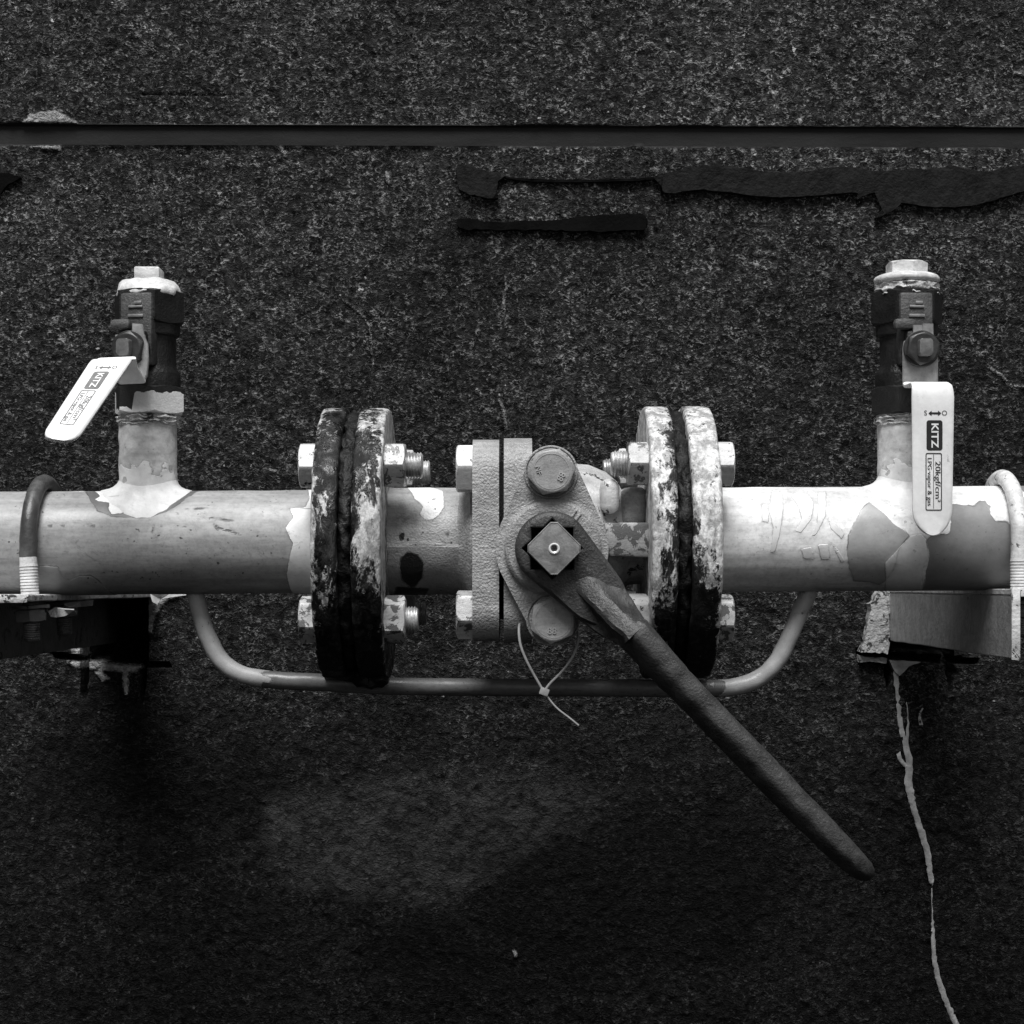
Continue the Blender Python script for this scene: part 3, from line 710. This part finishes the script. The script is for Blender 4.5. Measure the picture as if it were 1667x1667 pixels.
# stem: square end, corners up and down, shallow pyramid face with a centre hole
m = fr(900, 893, -180); kk = 1 - 262 / D
def sqs(c, ch):
    o = []
    for a_ in (0, 90, 180, 270):
        t = math.radians(a_)
        for s_ in (-1, 1):
            o.append(((c - ch) * math.cos(t) - s_ * ch * math.sin(t), (c - ch) * math.sin(t) + s_ * ch * math.cos(t)))
    return o
bm = bmesh.new(); rg = []
for r_, t_ in ((44, 0), (44, 79), (42.8, 81.5), (8, 84.5), (5, 84.5), (4, 80), (.5, 76)):
    if r_ > 10: q = sqs(r_, 6)
    else: q = [(r_ * math.cos(math.pi * (2 * k - 1) / 8), r_ * math.sin(math.pi * (2 * k - 1) / 8)) for k in range(8)]
    rg.append([bm.verts.new(m @ Vector((x, y, t_))) for x, y in q])
for a_, b_ in zip(rg, rg[1:]):
    for k in range(8): bm.faces.new((a_[k], a_[(k + 1) % 8], b_[(k + 1) % 8], b_[k]))
bm.faces.new(rg[0][::-1]); bm.faces.new(rg[-1])
st = obj('stem', bm, M['stem'], bv, 12)
q0, q1 = sqs(44.6, 5.3), sqs(42.6, 5)
bm = bmesh.new(); va = [bm.verts.new(m @ Vector((x, y, 79.2))) for x, y in q0]; vb = [bm.verts.new(m @ Vector((x, y, 82.2))) for x, y in q1]; vc = [bm.verts.new(m @ Vector((x * .99, y * .99, 81.9))) for x, y in q1]
for k in range(8):
    bm.faces.new((va[k], va[(k + 1) % 8], vb[(k + 1) % 8], vb[k])); bm.faces.new((vb[k], vb[(k + 1) % 8], vc[(k + 1) % 8], vc[k]))
obj('worn_edge', bm, M['plate'], st, 12)
obj('centre_mark', revolve(m @ Matrix.Translation((0, 0, 84)), [(0, 8.5), (1.5, 8.2), (2, 6.5), (1, 5), (-2, 4.6)], 24, False), M['bright'], st)

# ---------------------------------------------------------------- WRENCH
wr = thing('valve_wrench', 'long dark iron wrench fitted over the square stem of the big valve', 'wrench', at(898, 893, -250))
yf = -238
def ring_head():
    """flat ring with an eight-point hole"""
    m = fr(898, 893, -194); n = 144; kz = 1 - 240 / D
    bm = bmesh.new(); Ro = 61 * kz
    hull = hull_circles([(0, 0, Ro), (66, -70, 44), (84, -88, 34)], 180)
    def outer(ph):
        d = Vector((math.cos(ph), math.sin(ph))); best = Ro
        for i in range(len(hull)):
            a_, b_ = Vector(hull[i]), Vector(hull[(i + 1) % len(hull)]); e_ = b_ - a_; den = d.x * e_.y - d.y * e_.x
            if abs(den) < 1e-9: continue
            t = (a_.x * e_.y - a_.y * e_.x) / den; u = (a_.x * d.y - a_.y * d.x) / den
            if t > 0 and -1e-6 <= u <= 1 + 1e-6: best = max(best, t)
        return best
    def hole(ph):
        return max(31.5 / math.cos((ph + math.pi / 4) % (math.pi / 2) - math.pi / 4), 31.9 / math.cos(ph % (math.pi / 2) - math.pi / 4))
    prof = [('h', 0, 0), ('h', 0, 41), ('h', 2, 43), ('o', -8, 43), ('o', -2.5, 40), ('o', 0, 35), ('o', 0, 5), ('o', -3, 0)]
    rings = []
    for kd, o_, t_ in prof:
        rg = []
        for k in range(n):
            ph = 2 * math.pi * k / n; r_ = hole(ph) + o_ if kd == 'h' else outer(ph) + o_
            rg.append(bm.verts.new(m @ Vector((r_ * math.cos(ph), r_ * math.sin(ph), t_))))
        rings.append(rg)
    rings.append(rings[0])
    for a_, b_ in zip(rings, rings[1:]):
        for k in range(n): bm.faces.new((a_[k], a_[(k + 1) % n], b_[(k + 1) % n], b_[k]))
    return bm
def loft(secs, n=28):
    """secs: px, py, half width (px), y of back, thickness, ridge share (1 = plain rounded bar)"""
    C = [at(s[0], s[1], s[3] - s[4] * .5) for s in secs]
    bm = bmesh.new(); rings = []
    for i, s in enumerate(secs):
        t = (C[min(i + 1, len(C) - 1)] - C[max(i - 1, 0)]); t.y = 0; t.normalize()
        side = Vector((t.z, 0, -t.x)) * -1        # points to upper right of the bar
        hw = s[2] * (1 - (-s[3] + s[4] * .5) / D); T = s[4]; rdg = s[5]; sk = s[6] if len(s) > 6 else 0
        # closed section: u across, v depth towards the camera (0 back .. 1 front)
        if rdg < 1:
            sec = [(-1, .0), (-1, .22), (-.96, .34), (-.75, .40), (-rdg - .12, .46), (-rdg, .60), (-rdg * .85, .92), (-rdg * .55, 1.0), (rdg * .3, 1.0), (rdg * .7, .96), (rdg * 1.0, .84), (rdg + .18, .62), (.80, .52), (.96, .44), (1, .3), (1, .0)]
        else:
            sec = [(-.70, .02), (-.93, .12), (-1, .26), (-.98, .40), (-.87, .54), (-.60, .755), (-.26, .935), (-.08, .99), (.10, 1.0), (.42, .99), (.72, .95), (.88, .86), (.98, .67), (1, .38), (.90, .12), (.66, .0)]
        rings.append([bm.verts.new(at(s[0], s[1], s[3]) + side * (u * hw) + Vector((0, -T * v, 0))) for u, v in sec])
    for a_, b_ in zip(rings, rings[1:]):
        k = len(a_)
        for j in range(k): bm.faces.new((a_[j], a_[(j + 1) % k], b_[(j + 1) % k], b_[j]))
    bm.faces.new(rings[0][::-1]); bm.faces.new(rings[-1])
    return bm
def interp(keys, step=6):
    out = []
    for a_, b_ in zip(keys, keys[1:]):
        n = max(1, int(math.dist(a_[:2], b_[:2]) / step))
        for j in range(n): out.append(tuple(x + (y - x) * j / n for x, y in zip(a_, b_)))
    out.append(keys[-1]); return out
arm = interp([(930, 928, 34, -205, 27, .50), (946, 945, 46, -206, 31, .44), (960, 961, 47, -207, 40, .40), (977, 979, 46, -210, 49, .40), (1000, 1003, 40, -216, 56, .48), (1020, 1021, 32, -222, 62, .60), (1028, 1029, 30, -226, 62, .72)])
bar = interp([(1022, 1023, 26, -230, 52, 1.0), (1030, 1030, 30.5, -228, 60, 1.0), (1040, 1041, 29.5, -228, 61, 1.0), (1060, 1064, 28.5, -232, 58, 1.0), (1091, 1098, 28, -236, 56, 1.0), (1096, 1103, 27, -237, 54, 1.0), (1101, 1108, 26, -239, 52, 1.0),
              (1178, 1188, 26, -246, 50, 1.0), (1270, 1283, 26, -252, 50, 1.0), (1345, 1360, 24.5, -256, 48, 1.0), (1385, 1399, 22, -258, 43, 1.0), (1400, 1413, 19.5, -259, 38, 1.0), (1409, 1421, 15, -262, 29, 1.0), (1415, 1427, 9, -266, 17, 1.0), (1418, 1430, 3, -270, 6, 1.0)])
o = obj('ring_head', ring_head(), M['wrench'], wr, 35)
b_ = loft(arm); bmesh.ops.subdivide_edges(b_, edges=b_.edges[:], cuts=1, use_grid_fill=True)
obj('arm', rough(rough(b_, 1.6, 24, 1), .6, 7, 2), M['wrench'], wr, 32)
obj('handle', rough(rough(loft(bar), 1.2, 30, 4), .6, 7, 2), M['wrench'], wr, 30)

# ---------------------------------------------------------------- SMALL BALL VALVES
def lever_sheet(rows, th=6.5, nseg=5):
    """rows: list of (left point, right point) along the sheet; returns a sheet with rounded long edges"""
    bm = bmesh.new(); F_, B_ = [], []
    P_ = [(Vector(a_), Vector(b_)) for a_, b_ in rows]
    for i, (a_, b_) in enumerate(P_):
        t = ((P_[min(i + 1, len(P_) - 1)][0] + P_[min(i + 1, len(P_) - 1)][1]) - (P_[max(i - 1, 0)][0] + P_[max(i - 1, 0)][1])).normalized()
        n_ = (b_ - a_).cross(t).normalized()
        if n_.y > 0: n_ = -n_
        if abs(n_.y) < .2 and n_.z > 0 and False: n_ = -n_
        us = [0, .03, .08, .25, .5, .75, .92, .97, 1]; dr = [2.2, .8, 0, 0, 0, 0, 0, .8, 2.2]
        F_.append([bm.verts.new(a_.lerp(b_, u) + n_ * (th / 2 - d)) for u, d in zip(us, dr)])
        B_.append([bm.verts.new(a_.lerp(b_, u) - n_ * (th / 2 - d * .6)) for u, d in zip(us, dr)])
    k = 9
    for i in range(len(P_) - 1):
        for j in range(k - 1):
            bm.faces.new((F_[i][j], F_[i][j + 1], F_[i + 1][j + 1], F_[i + 1][j])); bm.faces.new((B_[i][j], B_[i + 1][j], B_[i + 1][j + 1], B_[i][j + 1]))
        bm.faces.new((F_[i][0], F_[i + 1][0], B_[i + 1][0], B_[i][0])); bm.faces.new((F_[i][-1], B_[i][-1], B_[i + 1][-1], F_[i + 1][-1]))
    for i in (0, -1):
        for j in range(k - 1): bm.faces.new((F_[i][j], F_[i][j + 1], B_[i][j + 1], B_[i][j]))
    return bm
def rr_outline(w, h, r, n=5):
    o = []
    for cx_, cy_, a0 in ((w - r, h - r, 0), (-w + r, h - r, 90), (-w + r, -h + r, 180), (w - r, -h + r, 270)):
        for k in range(n + 1): t = math.radians(a0 + 90 * k / n); o.append((cx_ + r * math.cos(t), cy_ + r * math.sin(t)))
    return o
def frame_strip(w, h, r, t):
    bm = bmesh.new(); a_ = rr_outline(w, h, r); b_ = rr_outline(w - t, h - t, max(r - t, .5))
    va = [bm.verts.new((x, y, 0)) for x, y in a_]; vb = [bm.verts.new((x, y, 0)) for x, y in b_]; n = len(a_)
    for k in range(n): bm.faces.new((va[k], va[(k + 1) % n], vb[(k + 1) % n], vb[k]))
    return bm
def flat_poly(pts, z=0):
    bm = bmesh.new(); bm.faces.new([bm.verts.new((x, y, z)) for x, y in pts]); bmesh.ops.triangulate(bm, faces=bm.faces[:]); return bm
def label_art(parent, mp, ink):
    """mp maps (u, v) on the lever face (u -31..31 across, v 0..235 down) plus lift to world"""
    def put(bm, name, mat, lift):
        # refine then map
        for v in bm.verts: v.co = mp(v.co.x, v.co.y, lift + v.co.z)
        return obj(name, bm, mat, parent, 30)
    T = Matrix.Translation; RZ = lambda d: Matrix.Rotation(math.radians(d), 4, 'Z')
    # here local y = -v (up), so build with y up then map with v = -y
    a_ = join(xf(text_bm('S', 11, 0), T((-12.5, -49, 0))), xf(text_bm('O', 11, 0), T((17, -49, 0))),
              flat_poly([(-8, -49), (-3, -45), (-3, -47.6), (7, -47.6), (7, -45), (12, -49), (7, -53), (7, -50.4), (-3, -50.4), (-3, -53)]))
    put(a_, 'lettering', ink, .5)
    put(xf(flat_poly(rr_outline(12.5, 23.5, 4)), T((1.5, -83.5, 0))), 'nameplate', ink, .4)
    put(xf(text_bm('KITZ', 16, 0, .022), T((1.5, -83.5, 0)) @ RZ(-90) @ Matrix.Diagonal((1.12, .95, 1, 1))), 'lettering', M['lever'], .9)
    fb = join(xf(frame_strip(12.8, 45, 3, 1.5), T((0.3, -156, 0))), flat_poly([(-.4 + .0, -113), (.4, -113), (.4, -198), (-.4, -198)]),
              xf(text_bm('20kgf/cm²', 11.5, 0, .004), T((6.4, -156, 0)) @ RZ(-90) @ Matrix.Diagonal((1.42, 1, 1, 1))), xf(text_bm('LPG·vapor & gas', 9.2, 0, .006), T((-6.4, -156, 0)) @ RZ(-90) @ Matrix.Diagonal((1.22, 1, 1, 1))))
    put(fb, 'lettering', ink, .5)

def small_valve(cx_px, rot, label, side):
    x = cx_px - VX; Z = lambda py: ZC + (VY - py)
    t = thing('ball_valve', label, 'valve', (x, 0, Z(676)), 'small ball valves on the pipe stubs')
    a_ = math.radians(rot); dirn = Vector((math.sin(a_), -math.cos(a_), 0)); sx = Vector((math.cos(a_), math.sin(a_), 0))
    up = Matrix.Translation((x, 0, 0))
    hexrot = -math.pi / 2 + a_ - math.pi / 6      # a flat faces dirn
    def hx(zpy, h, af, rot_=hexrot, m_=None, both=True): return hexa(Matrix.Translation((x, 0, Z(zpy))), af, h, rot_, both=both, k=.5)
    # joint with messy tape
    obj('joint_tape', rough(revolve(up @ Matrix.Translation((0, 0, Z(694))), [(0, 46), (2, 50), (5, 48), (7, 51), (10, 49), (13, 52), (17, 47), (22, 50), (24, 44)], 70), 4.0, 9), M['tape'], t, 60)
    # body turned parts
    prof = [(0, 40), (2, 49), (4, 50.5), (28, 50.5), (31, 49), (38, 44.5), (42, 43), (86, 43), (88, 48), (90, 49.5), (104, 49.5), (106, 48), (107, 44)]
    obj('body', rough(revolve(up @ Matrix.Translation((0, 0, Z(640))), [(z_ * 1.05, r_) for z_, r_ in prof], 60), .8, 14), M['vbody'], t, 30)
    b1 = hx(676, 46, 51)
    if side < 0:
        obj('end_hexagon', b1, m_paint('hex_half_painted', .018, .74, grain=.4, peel=.3), t, 30, attrs={'pa': [(Z(641) - v.co.z) + 7 * mn.noise(v.co / 12) + (-26 if (v.co - Vector((x, 0, 0))).dot(sx) < -8 and v.co.y < 0 else 0) for v in b1.verts]})
    else:
        obj('end_hexagon', b1, m_paint('hex_dark_painted', .020, .60, grain=.4, peel=.3), t, 30, attrs={'pa': [(v.co - Vector((x, 0, 0))).dot(sx) + 2 + 3 * mn.noise(v.co / 9) for v in b1.verts]})
    obj('end_hexagon', hx(531, 56, 51.5), M['vbody'], t, 30)
    # flat boss on the front carrying the stem
    mb = axm((x, 0, 0), dirn, (0, 0, 1)); 
    def B(u0, u1, z0, z1, d0, d1, bev=4): # box in (u right, z, depth along dirn)
        bm = box((u0, z0, d0), (u1, z1, d1), bev, 2)
        mm = Matrix((sx, Vector((0, 0, 1)), dirn)).transposed().to_4x4(); mm.translation = Vector((x, 0, 0))
        return xf(bm, mm)
    obj('boss', B(-27, 27, Z(600), Z(484), 20, 57, 5), M['vboss'], t, 40)
    obj('boss', B(-21, 21, Z(592), Z(545), 40, 72, 8), M['vbody'], t, 40)
    mk = join(B(-13, 13, Z(524), Z(519), 55, 59.5, 1), B(-12, 12, Z(509), Z(505), 55, 59.5, 1), B(-2, 10, Z(503), Z(498), 55, 59, 1))
    obj('cast_mark', mk, M['plate'], t, 40)
    zs = Z(567) * .968 + (1 - .968) * ZC
    c = Vector((x, 0, zs))
    ms = axm(c + dirn * 60, dirn, (0, 0, 1))
    obj('stem_or_shade_disc', revolve(ms, [(0, 26), (14, 26), (14, 10)], 40), M['nut'], t, 30)
    obj('washer', revolve(axm(c + dirn * 82, dirn, (0, 0, 1)), [(0, 29), (3, 29), (4, 28), (4, 8)], 48), M['nut'], t, 30)
    obj('stem_nut', hexa(axm(c + dirn * 86, dirn, (0, 0, 1)), 24, 10, .35, k=.7), M['nut'], t, 30)
    obj('stem', prism(rr_outline(10.5, 13.5, 5), axm(c + dirn * 94, dirn, (0, 0, 1)), 0, 17, 1.5), M['stem_dark'], t, 30)
    # stop tab and tongue of the lever plate
    obj('stop_tab', B(-38 if side < 0 else -40, -4, Z(545), Z(528), 58, 74, 6), M['vboss'], t, 40)
    return t, c, dirn, sx, Z

t1, c1, d1, s1, Z = small_valve(243, -10, 'small black ball valve on the left stub, white lever swung out to the lower left', -1)
t2, c2, d2, s2, Z = small_valve(1476, 3, 'small black ball valve on the right stub, white lever hanging straight down', 1)
# right lever: plate, joggle, handle
def rrow(u0, u1, dz, dep_): return (c2 + s2 * u0 + Vector((0, 0, dz)) + d2 * dep_, c2 + s2 * u1 + Vector((0, 0, dz)) + d2 * dep_)
plate2 = [rrow(-12, 12, 38, 78), rrow(-12, 12, 22, 78), rrow(-27, 27, 12, 78), rrow(-29, 28, 0, 78), rrow(-29, 28, -50, 78), rrow(-29, 28, -56, 79)]
obj('lever_plate', lever_sheet(plate2, 5), M['plate'], t2, 30, 'bare steel plate under the stem nut')
obj('lever_tongue', lever_sheet([rrow(2, 20, 40, 80), rrow(2, 20, 24, 80), rrow(0, 24, 10, 79)], 6), M['plate'], t2, 30)
rows = [rrow(-28, 28, -50, 80), rrow(-28, 28, -53, 86), rrow(-28, 29, -54, 96), rrow(-27, 30, -54, 112), rrow(-24, 32, -54, 126), rrow(-17, 34.5, -56, 136), rrow(-11, 38, -60, 142), rrow(-6, 42, -68, 146), rrow(-6, 44.5, -78, 148)]
rows = [rrow(-29, 28, -55, 80), rrow(-29, 28, -59, 86), rrow(-30, 28, -60, 100), rrow(-31, 28, -60, 124), rrow(-33, 28, -61, 138), rrow(-34, 29, -64, 146), rrow(-34.5, 30, -71, 149), rrow(-35, 31, -82, 150)]
for k in range(1, 10): f = k / 9; rows.append(rrow(-35 + 1.5 * f, 31 - 3 * f, -82 - 172 * f, 150))
for k in range(1, 13):
    tt = math.sin(math.pi / 2 * k / 12.3); ins = 30.5 * (1 - math.sqrt(1 - tt * tt)); rows.append(rrow(-33.5 + ins, 28 - ins, -254 - 41 * tt, 150))
lv2 = obj('lever', lever_sheet(rows, 7), M['lever'], t2, 40)
uc = -2
def mp2(u, y, lift): return c2 + s2 * (u + uc) + Vector((0, 0, -59 + y * .985)) + d2 * (153.6 + lift)
label_art(lv2, mp2, M['ink'])
# left lever, bent out of its plane
def lrow(a_, b_): return (at(*a_), at(*b_))
obj('lever_plate', lever_sheet([lrow((188, 545, -72), (236, 545, -86)), lrow((184, 565, -72), (240, 565, -86)), lrow((186, 590, -74), (241, 590, -88)), lrow((192, 606, -78), (241, 606, -90)), lrow((196, 615, -80), (240, 614, -90))], 5), M['plate'], t1, 30, 'bare steel plate under the stem nut')
obj('lever_tongue', lever_sheet([lrow((215, 527, -82), (233, 528, -84)), lrow((215, 545, -83), (235, 545, -86)), lrow((222, 562, -84), (241, 560, -88)), lrow((232, 585, -86), (242, 585, -92)), lrow((229, 608, -88), (240, 610, -94)), lrow((226, 618, -90), (236, 619, -96))], 5), M['plate'], t1, 30)
TL, TR, BL, BR = at(148, 587, -168), at(216, 585, -150), at(66, 714, -270), at(122, 722, -262)
def hl(u, v): # bilinear on the handle face
    return TL.lerp(TR, u).lerp(BL.lerp(BR, u), v)
rows = [lrow((193, 623, -92), (237, 621, -96)), lrow((190, 616, -104), (233, 614, -106)), lrow((180, 602, -130), (224, 598, -128)), (hl(.06, -.015) + Vector((4, 8, 0)), hl(.96, -.02) + Vector((4, 8, 0))), (hl(.02, .01), hl(.99, .01)), (hl(0, .04), hl(1, .04))]
for k in range(1, 11): rows.append((hl(0, .04 + .085 * k), hl(1, .04 + .085 * k)))
for v, ins in ((.92, .02), (.95, .05), (.975, .11), (.99, .19), (1.0, .30)): rows.append((hl(ins, v), hl(1 - ins, v)))
lv1 = obj('lever', lever_sheet(rows, 7), M['lever'], t1, 40)
nrm1 = (TR - TL).cross(BL - TL).normalized()
if nrm1.y > 0: nrm1 = -nrm1
def mp1(u, y, lift): return hl(.5 + (u - 3) / 66.0, (-y - 24) / 215.0) + nrm1 * (3.6 + lift)
label_art(lv1, mp1, M['inkg'])
# plugs
xl, xr = 243 - VX, 1476 - VX
up1 = Matrix.Translation((xl, 0, 0)); up2 = Matrix.Translation((xr, 0, 0))
p_ = obj('plug', rough(revolve(up1 @ Matrix.Translation((0, 0, Z(484))), [(0, 52), (3, 53), (9, 52), (14, 50), (19, 47), (24, 42), (27, 34), (28, 18)], 70), 3.2, 16, 2), M['cap'], t1, 50, 'domed plug thick with white paint')
obj('square_head', rough(box((xl - 21, -21, Z(459)), (xl + 21, 21, Z(437)), 3.5, 2), 1.5, 10), M['cap'], p_, 40)
p_ = obj('plug', rough(revolve(up2 @ Matrix.Translation((0, 0, Z(464))), [(0, 44), (2, 50), (5, 52.5), (10, 52.5), (13, 50), (16, 44), (17, 30)], 70), 1.0, 20, 2), M['cap'], t2, 50, 'white collared plug over flaking tape')
obj('hex_head', rough(hexa(up2 @ Matrix.Translation((0, 0, Z(451))), 29.5, 24, -math.pi / 2 + .08, k=.6), .8, 12), M['cap'], p_, 30)
obj('seal_tape', rough(revolve(up2 @ Matrix.Translation((0, 0, Z(482))), [(0, 44), (1, 52), (5, 49), (8, 52), (12, 49.5), (16, 51), (20, 46)], 80), 4.5, 9, 7), M['tape'], p_, 60)

# ---------------------------------------------------------------- BYPASS PIPE
bp = [at(312, 930, 5), at(316, 955, 5), at(325, 995, 5), at(338, 1035, 4), at(358, 1072, 2), at(385, 1094, 0), at(430, 1105, 0), at(520, 1111, 0), at(640, 1117, 0), at(800, 1119, 0), at(1000, 1120, 0), at(1120, 1121, 0), at(1190, 1119, 0), at(1232, 1106, 0), at(1262, 1080, 2), at(1284, 1040, 4), at(1303, 995, 5), at(1318, 960, 5), at(1326, 930, 5)]
bpm = rough(tube(bp, 14.2, 28, 10), .8, 20)
bpa = [min(12, max((-395 - v.co.x) * .25, (v.co.x - 330) * .25) + 8 * mn.noise(v.co / 20)) for v in bpm.verts]  # lighter elbows, dark middle: shade under the valve put into the tube's colour
tag(obj('bypass_pipe', bpm, M['bypass'], None, 60, attrs={'pa': bpa}), 'thin grey bypass tube bowing below the big valve', 'pipe')

# ---------------------------------------------------------------- BRACKETS
def bracket(x0, x1, yn, zoff, label, mweb, mtop, medge):
    """angle iron from the wall: upright leg at x0, flat leg out to x1, near end at yn"""
    zt = lambda y: ZC - 66 + zoff - 15 * (y / W)
    t = thing('support_bracket', label, 'bracket', (x0, W, zt(W)), 'angle iron brackets under the pipe')
    def slab(xa, xb, za, zb, ya, yb, bev=1.6):
        bm = box((xa, ya, za), (xb, yb, zb), 0)
        bmesh.ops.subdivide_edges(bm, edges=[e_ for e_ in bm.edges if abs((e_.verts[0].co - e_.verts[1].co).y) > 1], cuts=14)
        for v in bm.verts: v.co.z += -15 * (v.co.y / W)
        bmesh.ops.bevel(bm, geom=[e_ for e_ in bm.edges if len(e_.link_faces) == 2 and e_.calc_face_angle() > 1.2], offset=bev, segments=2, affect='EDGES')
        return rough(bm, 1.3, 16, xa)
    z0 = ZC - 66 + zoff
    obj('web', slab(x0, x0 + 11, z0 - 108, z0 - 10.5, yn, W + 120), mweb, t, 40)
    obj('top_leg', slab(x0, x1, z0 - 10, z0, yn, W + 120), mtop, t, 40)
    # bare, thickly painted sawn end
    e_ = -15 * (yn / W)
    obj('end_edge', rough(join(box((x0 - 1, yn - 4, z0 - 110 + e_), (x0 + 12, yn - .5, z0 + e_ + 1), 1.5), box((x0 + 12.5, yn - 4, z0 - 12 + e_), (x1 + 1, yn - .5, z0 + e_ + 1), 1.5)), 1.4, 9), medge, t, 40)
    return t
bracket(-850, -727, -215, -8, 'shadowed angle iron bracket under the grey pipe at the left', M['bracket_dark'], M['edge'], m_paint('chipped_edge', .7, grain=1.0, peelf=5, chips=.3, chipcol=.05))
bracket(768, 891, -158, 1, 'light grey angle iron bracket under the white pipe at the right', M['bracket'], M['edge'], M['edge'])

def flake(pts, y, par, mat):
    q = [at(px, py, y + 14 * math.sin(k * 1.9)) for k, (px, py) in enumerate(pts)]
    bm = bmesh.new(); f_ = bm.faces.new([bm.verts.new(v) for v in q]); r_ = bmesh.ops.extrude_face_region(bm, geom=[f_])
    for v in r_['geom']:
        if isinstance(v, bmesh.types.BMVert): v.co += Vector((0, 2.5, 1.5))
    bmesh.ops.triangulate(bm, faces=[f2 for f2 in bm.faces if len(f2.verts) > 4])
    return obj('paint_flake', bm, mat, par, 30)
lb = [o for o in bpy.data.objects if o.name == 'support_bracket'][0]
flake([(79, 996), (90, 990), (104, 992), (120, 993), (124, 998), (112, 1000), (105, 1003), (92, 1005), (82, 1004)], -60, lb, M['bracket'])
flake([(104, 984), (130, 980), (152, 978), (151, 986), (132, 988), (110, 989)], -20, lb, M['bracket_dark'])
flake([(22, 998), (40, 992), (74, 989), (78, 996), (60, 1003), (34, 1004)], -90, lb, M['bracket_dark'])
flake([(244, 966), (280, 965), (303, 969), (280, 972), (262, 975), (256, 984), (248, 980)], 200, lb, M['edge'])
# ---------------------------------------------------------------- U-BOLTS
def ubolt(x, za, label, mtop, mleg, lean=0.0, seed=0):
    t = thing('u_bolt', label, 'u-bolt', (x, 0, za - 110), 'u-bolts clamping the pipe')
    R = RP + 14.5; pts = []
    for k in range(19):
        an = math.pi * k / 18; pts.append(Vector((x, -R * math.cos(an), za + R * math.sin(an))))
    pts = [Vector((x, -R, za - 22))] + pts + [Vector((x, R, za - 22))]
    obj('rod', rough(tube(pts, 13.2, 22, 3), .7, 14, seed), mtop, t, 60)
    for s_ in (-1, 1):
        m = axm((x, s_ * R, za - 22), (lean, 0, -1), (0, 1, 0))
        p = [(0, 13.4)] + [(10, 13.6)]; q = 12
        while q < 64: p += [(q, 13.8), (q + 2.8, 14.4), (q + 3.5, 11.8), (q + 4.3, 13.8)]; q += 4.8
        leg = obj('threaded_leg', revolve(m, p, 30), mleg, t, 25)
        p = [(64, 13)]; q = 66
        while q < 130: p += [(q, 12.6), (q + 1.6, 13), (q + 2.6, 11.6), (q + 3.2, 12.6)]; q += 3.6
        obj('stud_end', rough(revolve(m, p + [(132, 11.5), (134, 8)], 30), .8, 10), M['stud'], leg, 25)
        obj('washer', rough(revolve(m @ Matrix.Translation((0, 0, 76)), [(0, 12), (0, 29), (5, 29), (5, 12)], 30), .8, 12), M['bracket_dark'], t, 30)
        obj('nut', hexa(m @ Matrix.Translation((0, 0, 82)), 22, 20, .4 + seed, both=True), M['bracket_dark'], t, 30)
    return t
ubolt(-760, az(-760), 'dark u-bolt over the grey pipe at the left, white painted threads', M['rod_dark'], M['rod_white'], .05, 1)
ubolt(797, az(797), 'white painted u-bolt over the pipe at the right edge', m_paint('rod_white_chipped', .76, .8, .12, grain=.3, peel=.4, chips=.07, chipcol=.13), M['rod_white'], 0, 2)

# ---------------------------------------------------------------- CABLE TIE
ct = thing('cable_tie', 'thin pale cable tie looped round the lower bonnet bolt', 'cable tie', at(885, 1126, -160))
def band(pts, w=2.4, th=1.4, nm='band'):
    return obj(nm, tube([at(*p) for p in pts], w * .9, 8, 6), M['tie'], ct, 60)
band([(862, 985, -120), (850, 1003, -140), (845, 1022, -160), (847, 1048, -168), (856, 1073, -170), (869, 1098, -170), (884, 1124, -170)])
band([(930, 1000, -130), (941, 1030, -150), (939, 1052, -162), (930, 1073, -168), (913, 1095, -170), (896, 1112, -170), (887, 1124, -170)])
band([(887, 1128, -172), (897, 1142, -172), (909, 1155, -173), (926, 1168, -174), (942, 1181, -174)], 1.7, nm='tail')
c = at(886, 1126, -172)
obj('head', box((-7, -5, -5.5), (7, 5, 5.5), 1.2, 2, Matrix.Translation(c) @ Matrix.Rotation(math.radians(20), 4, 'Y')), M['tie'], ct)
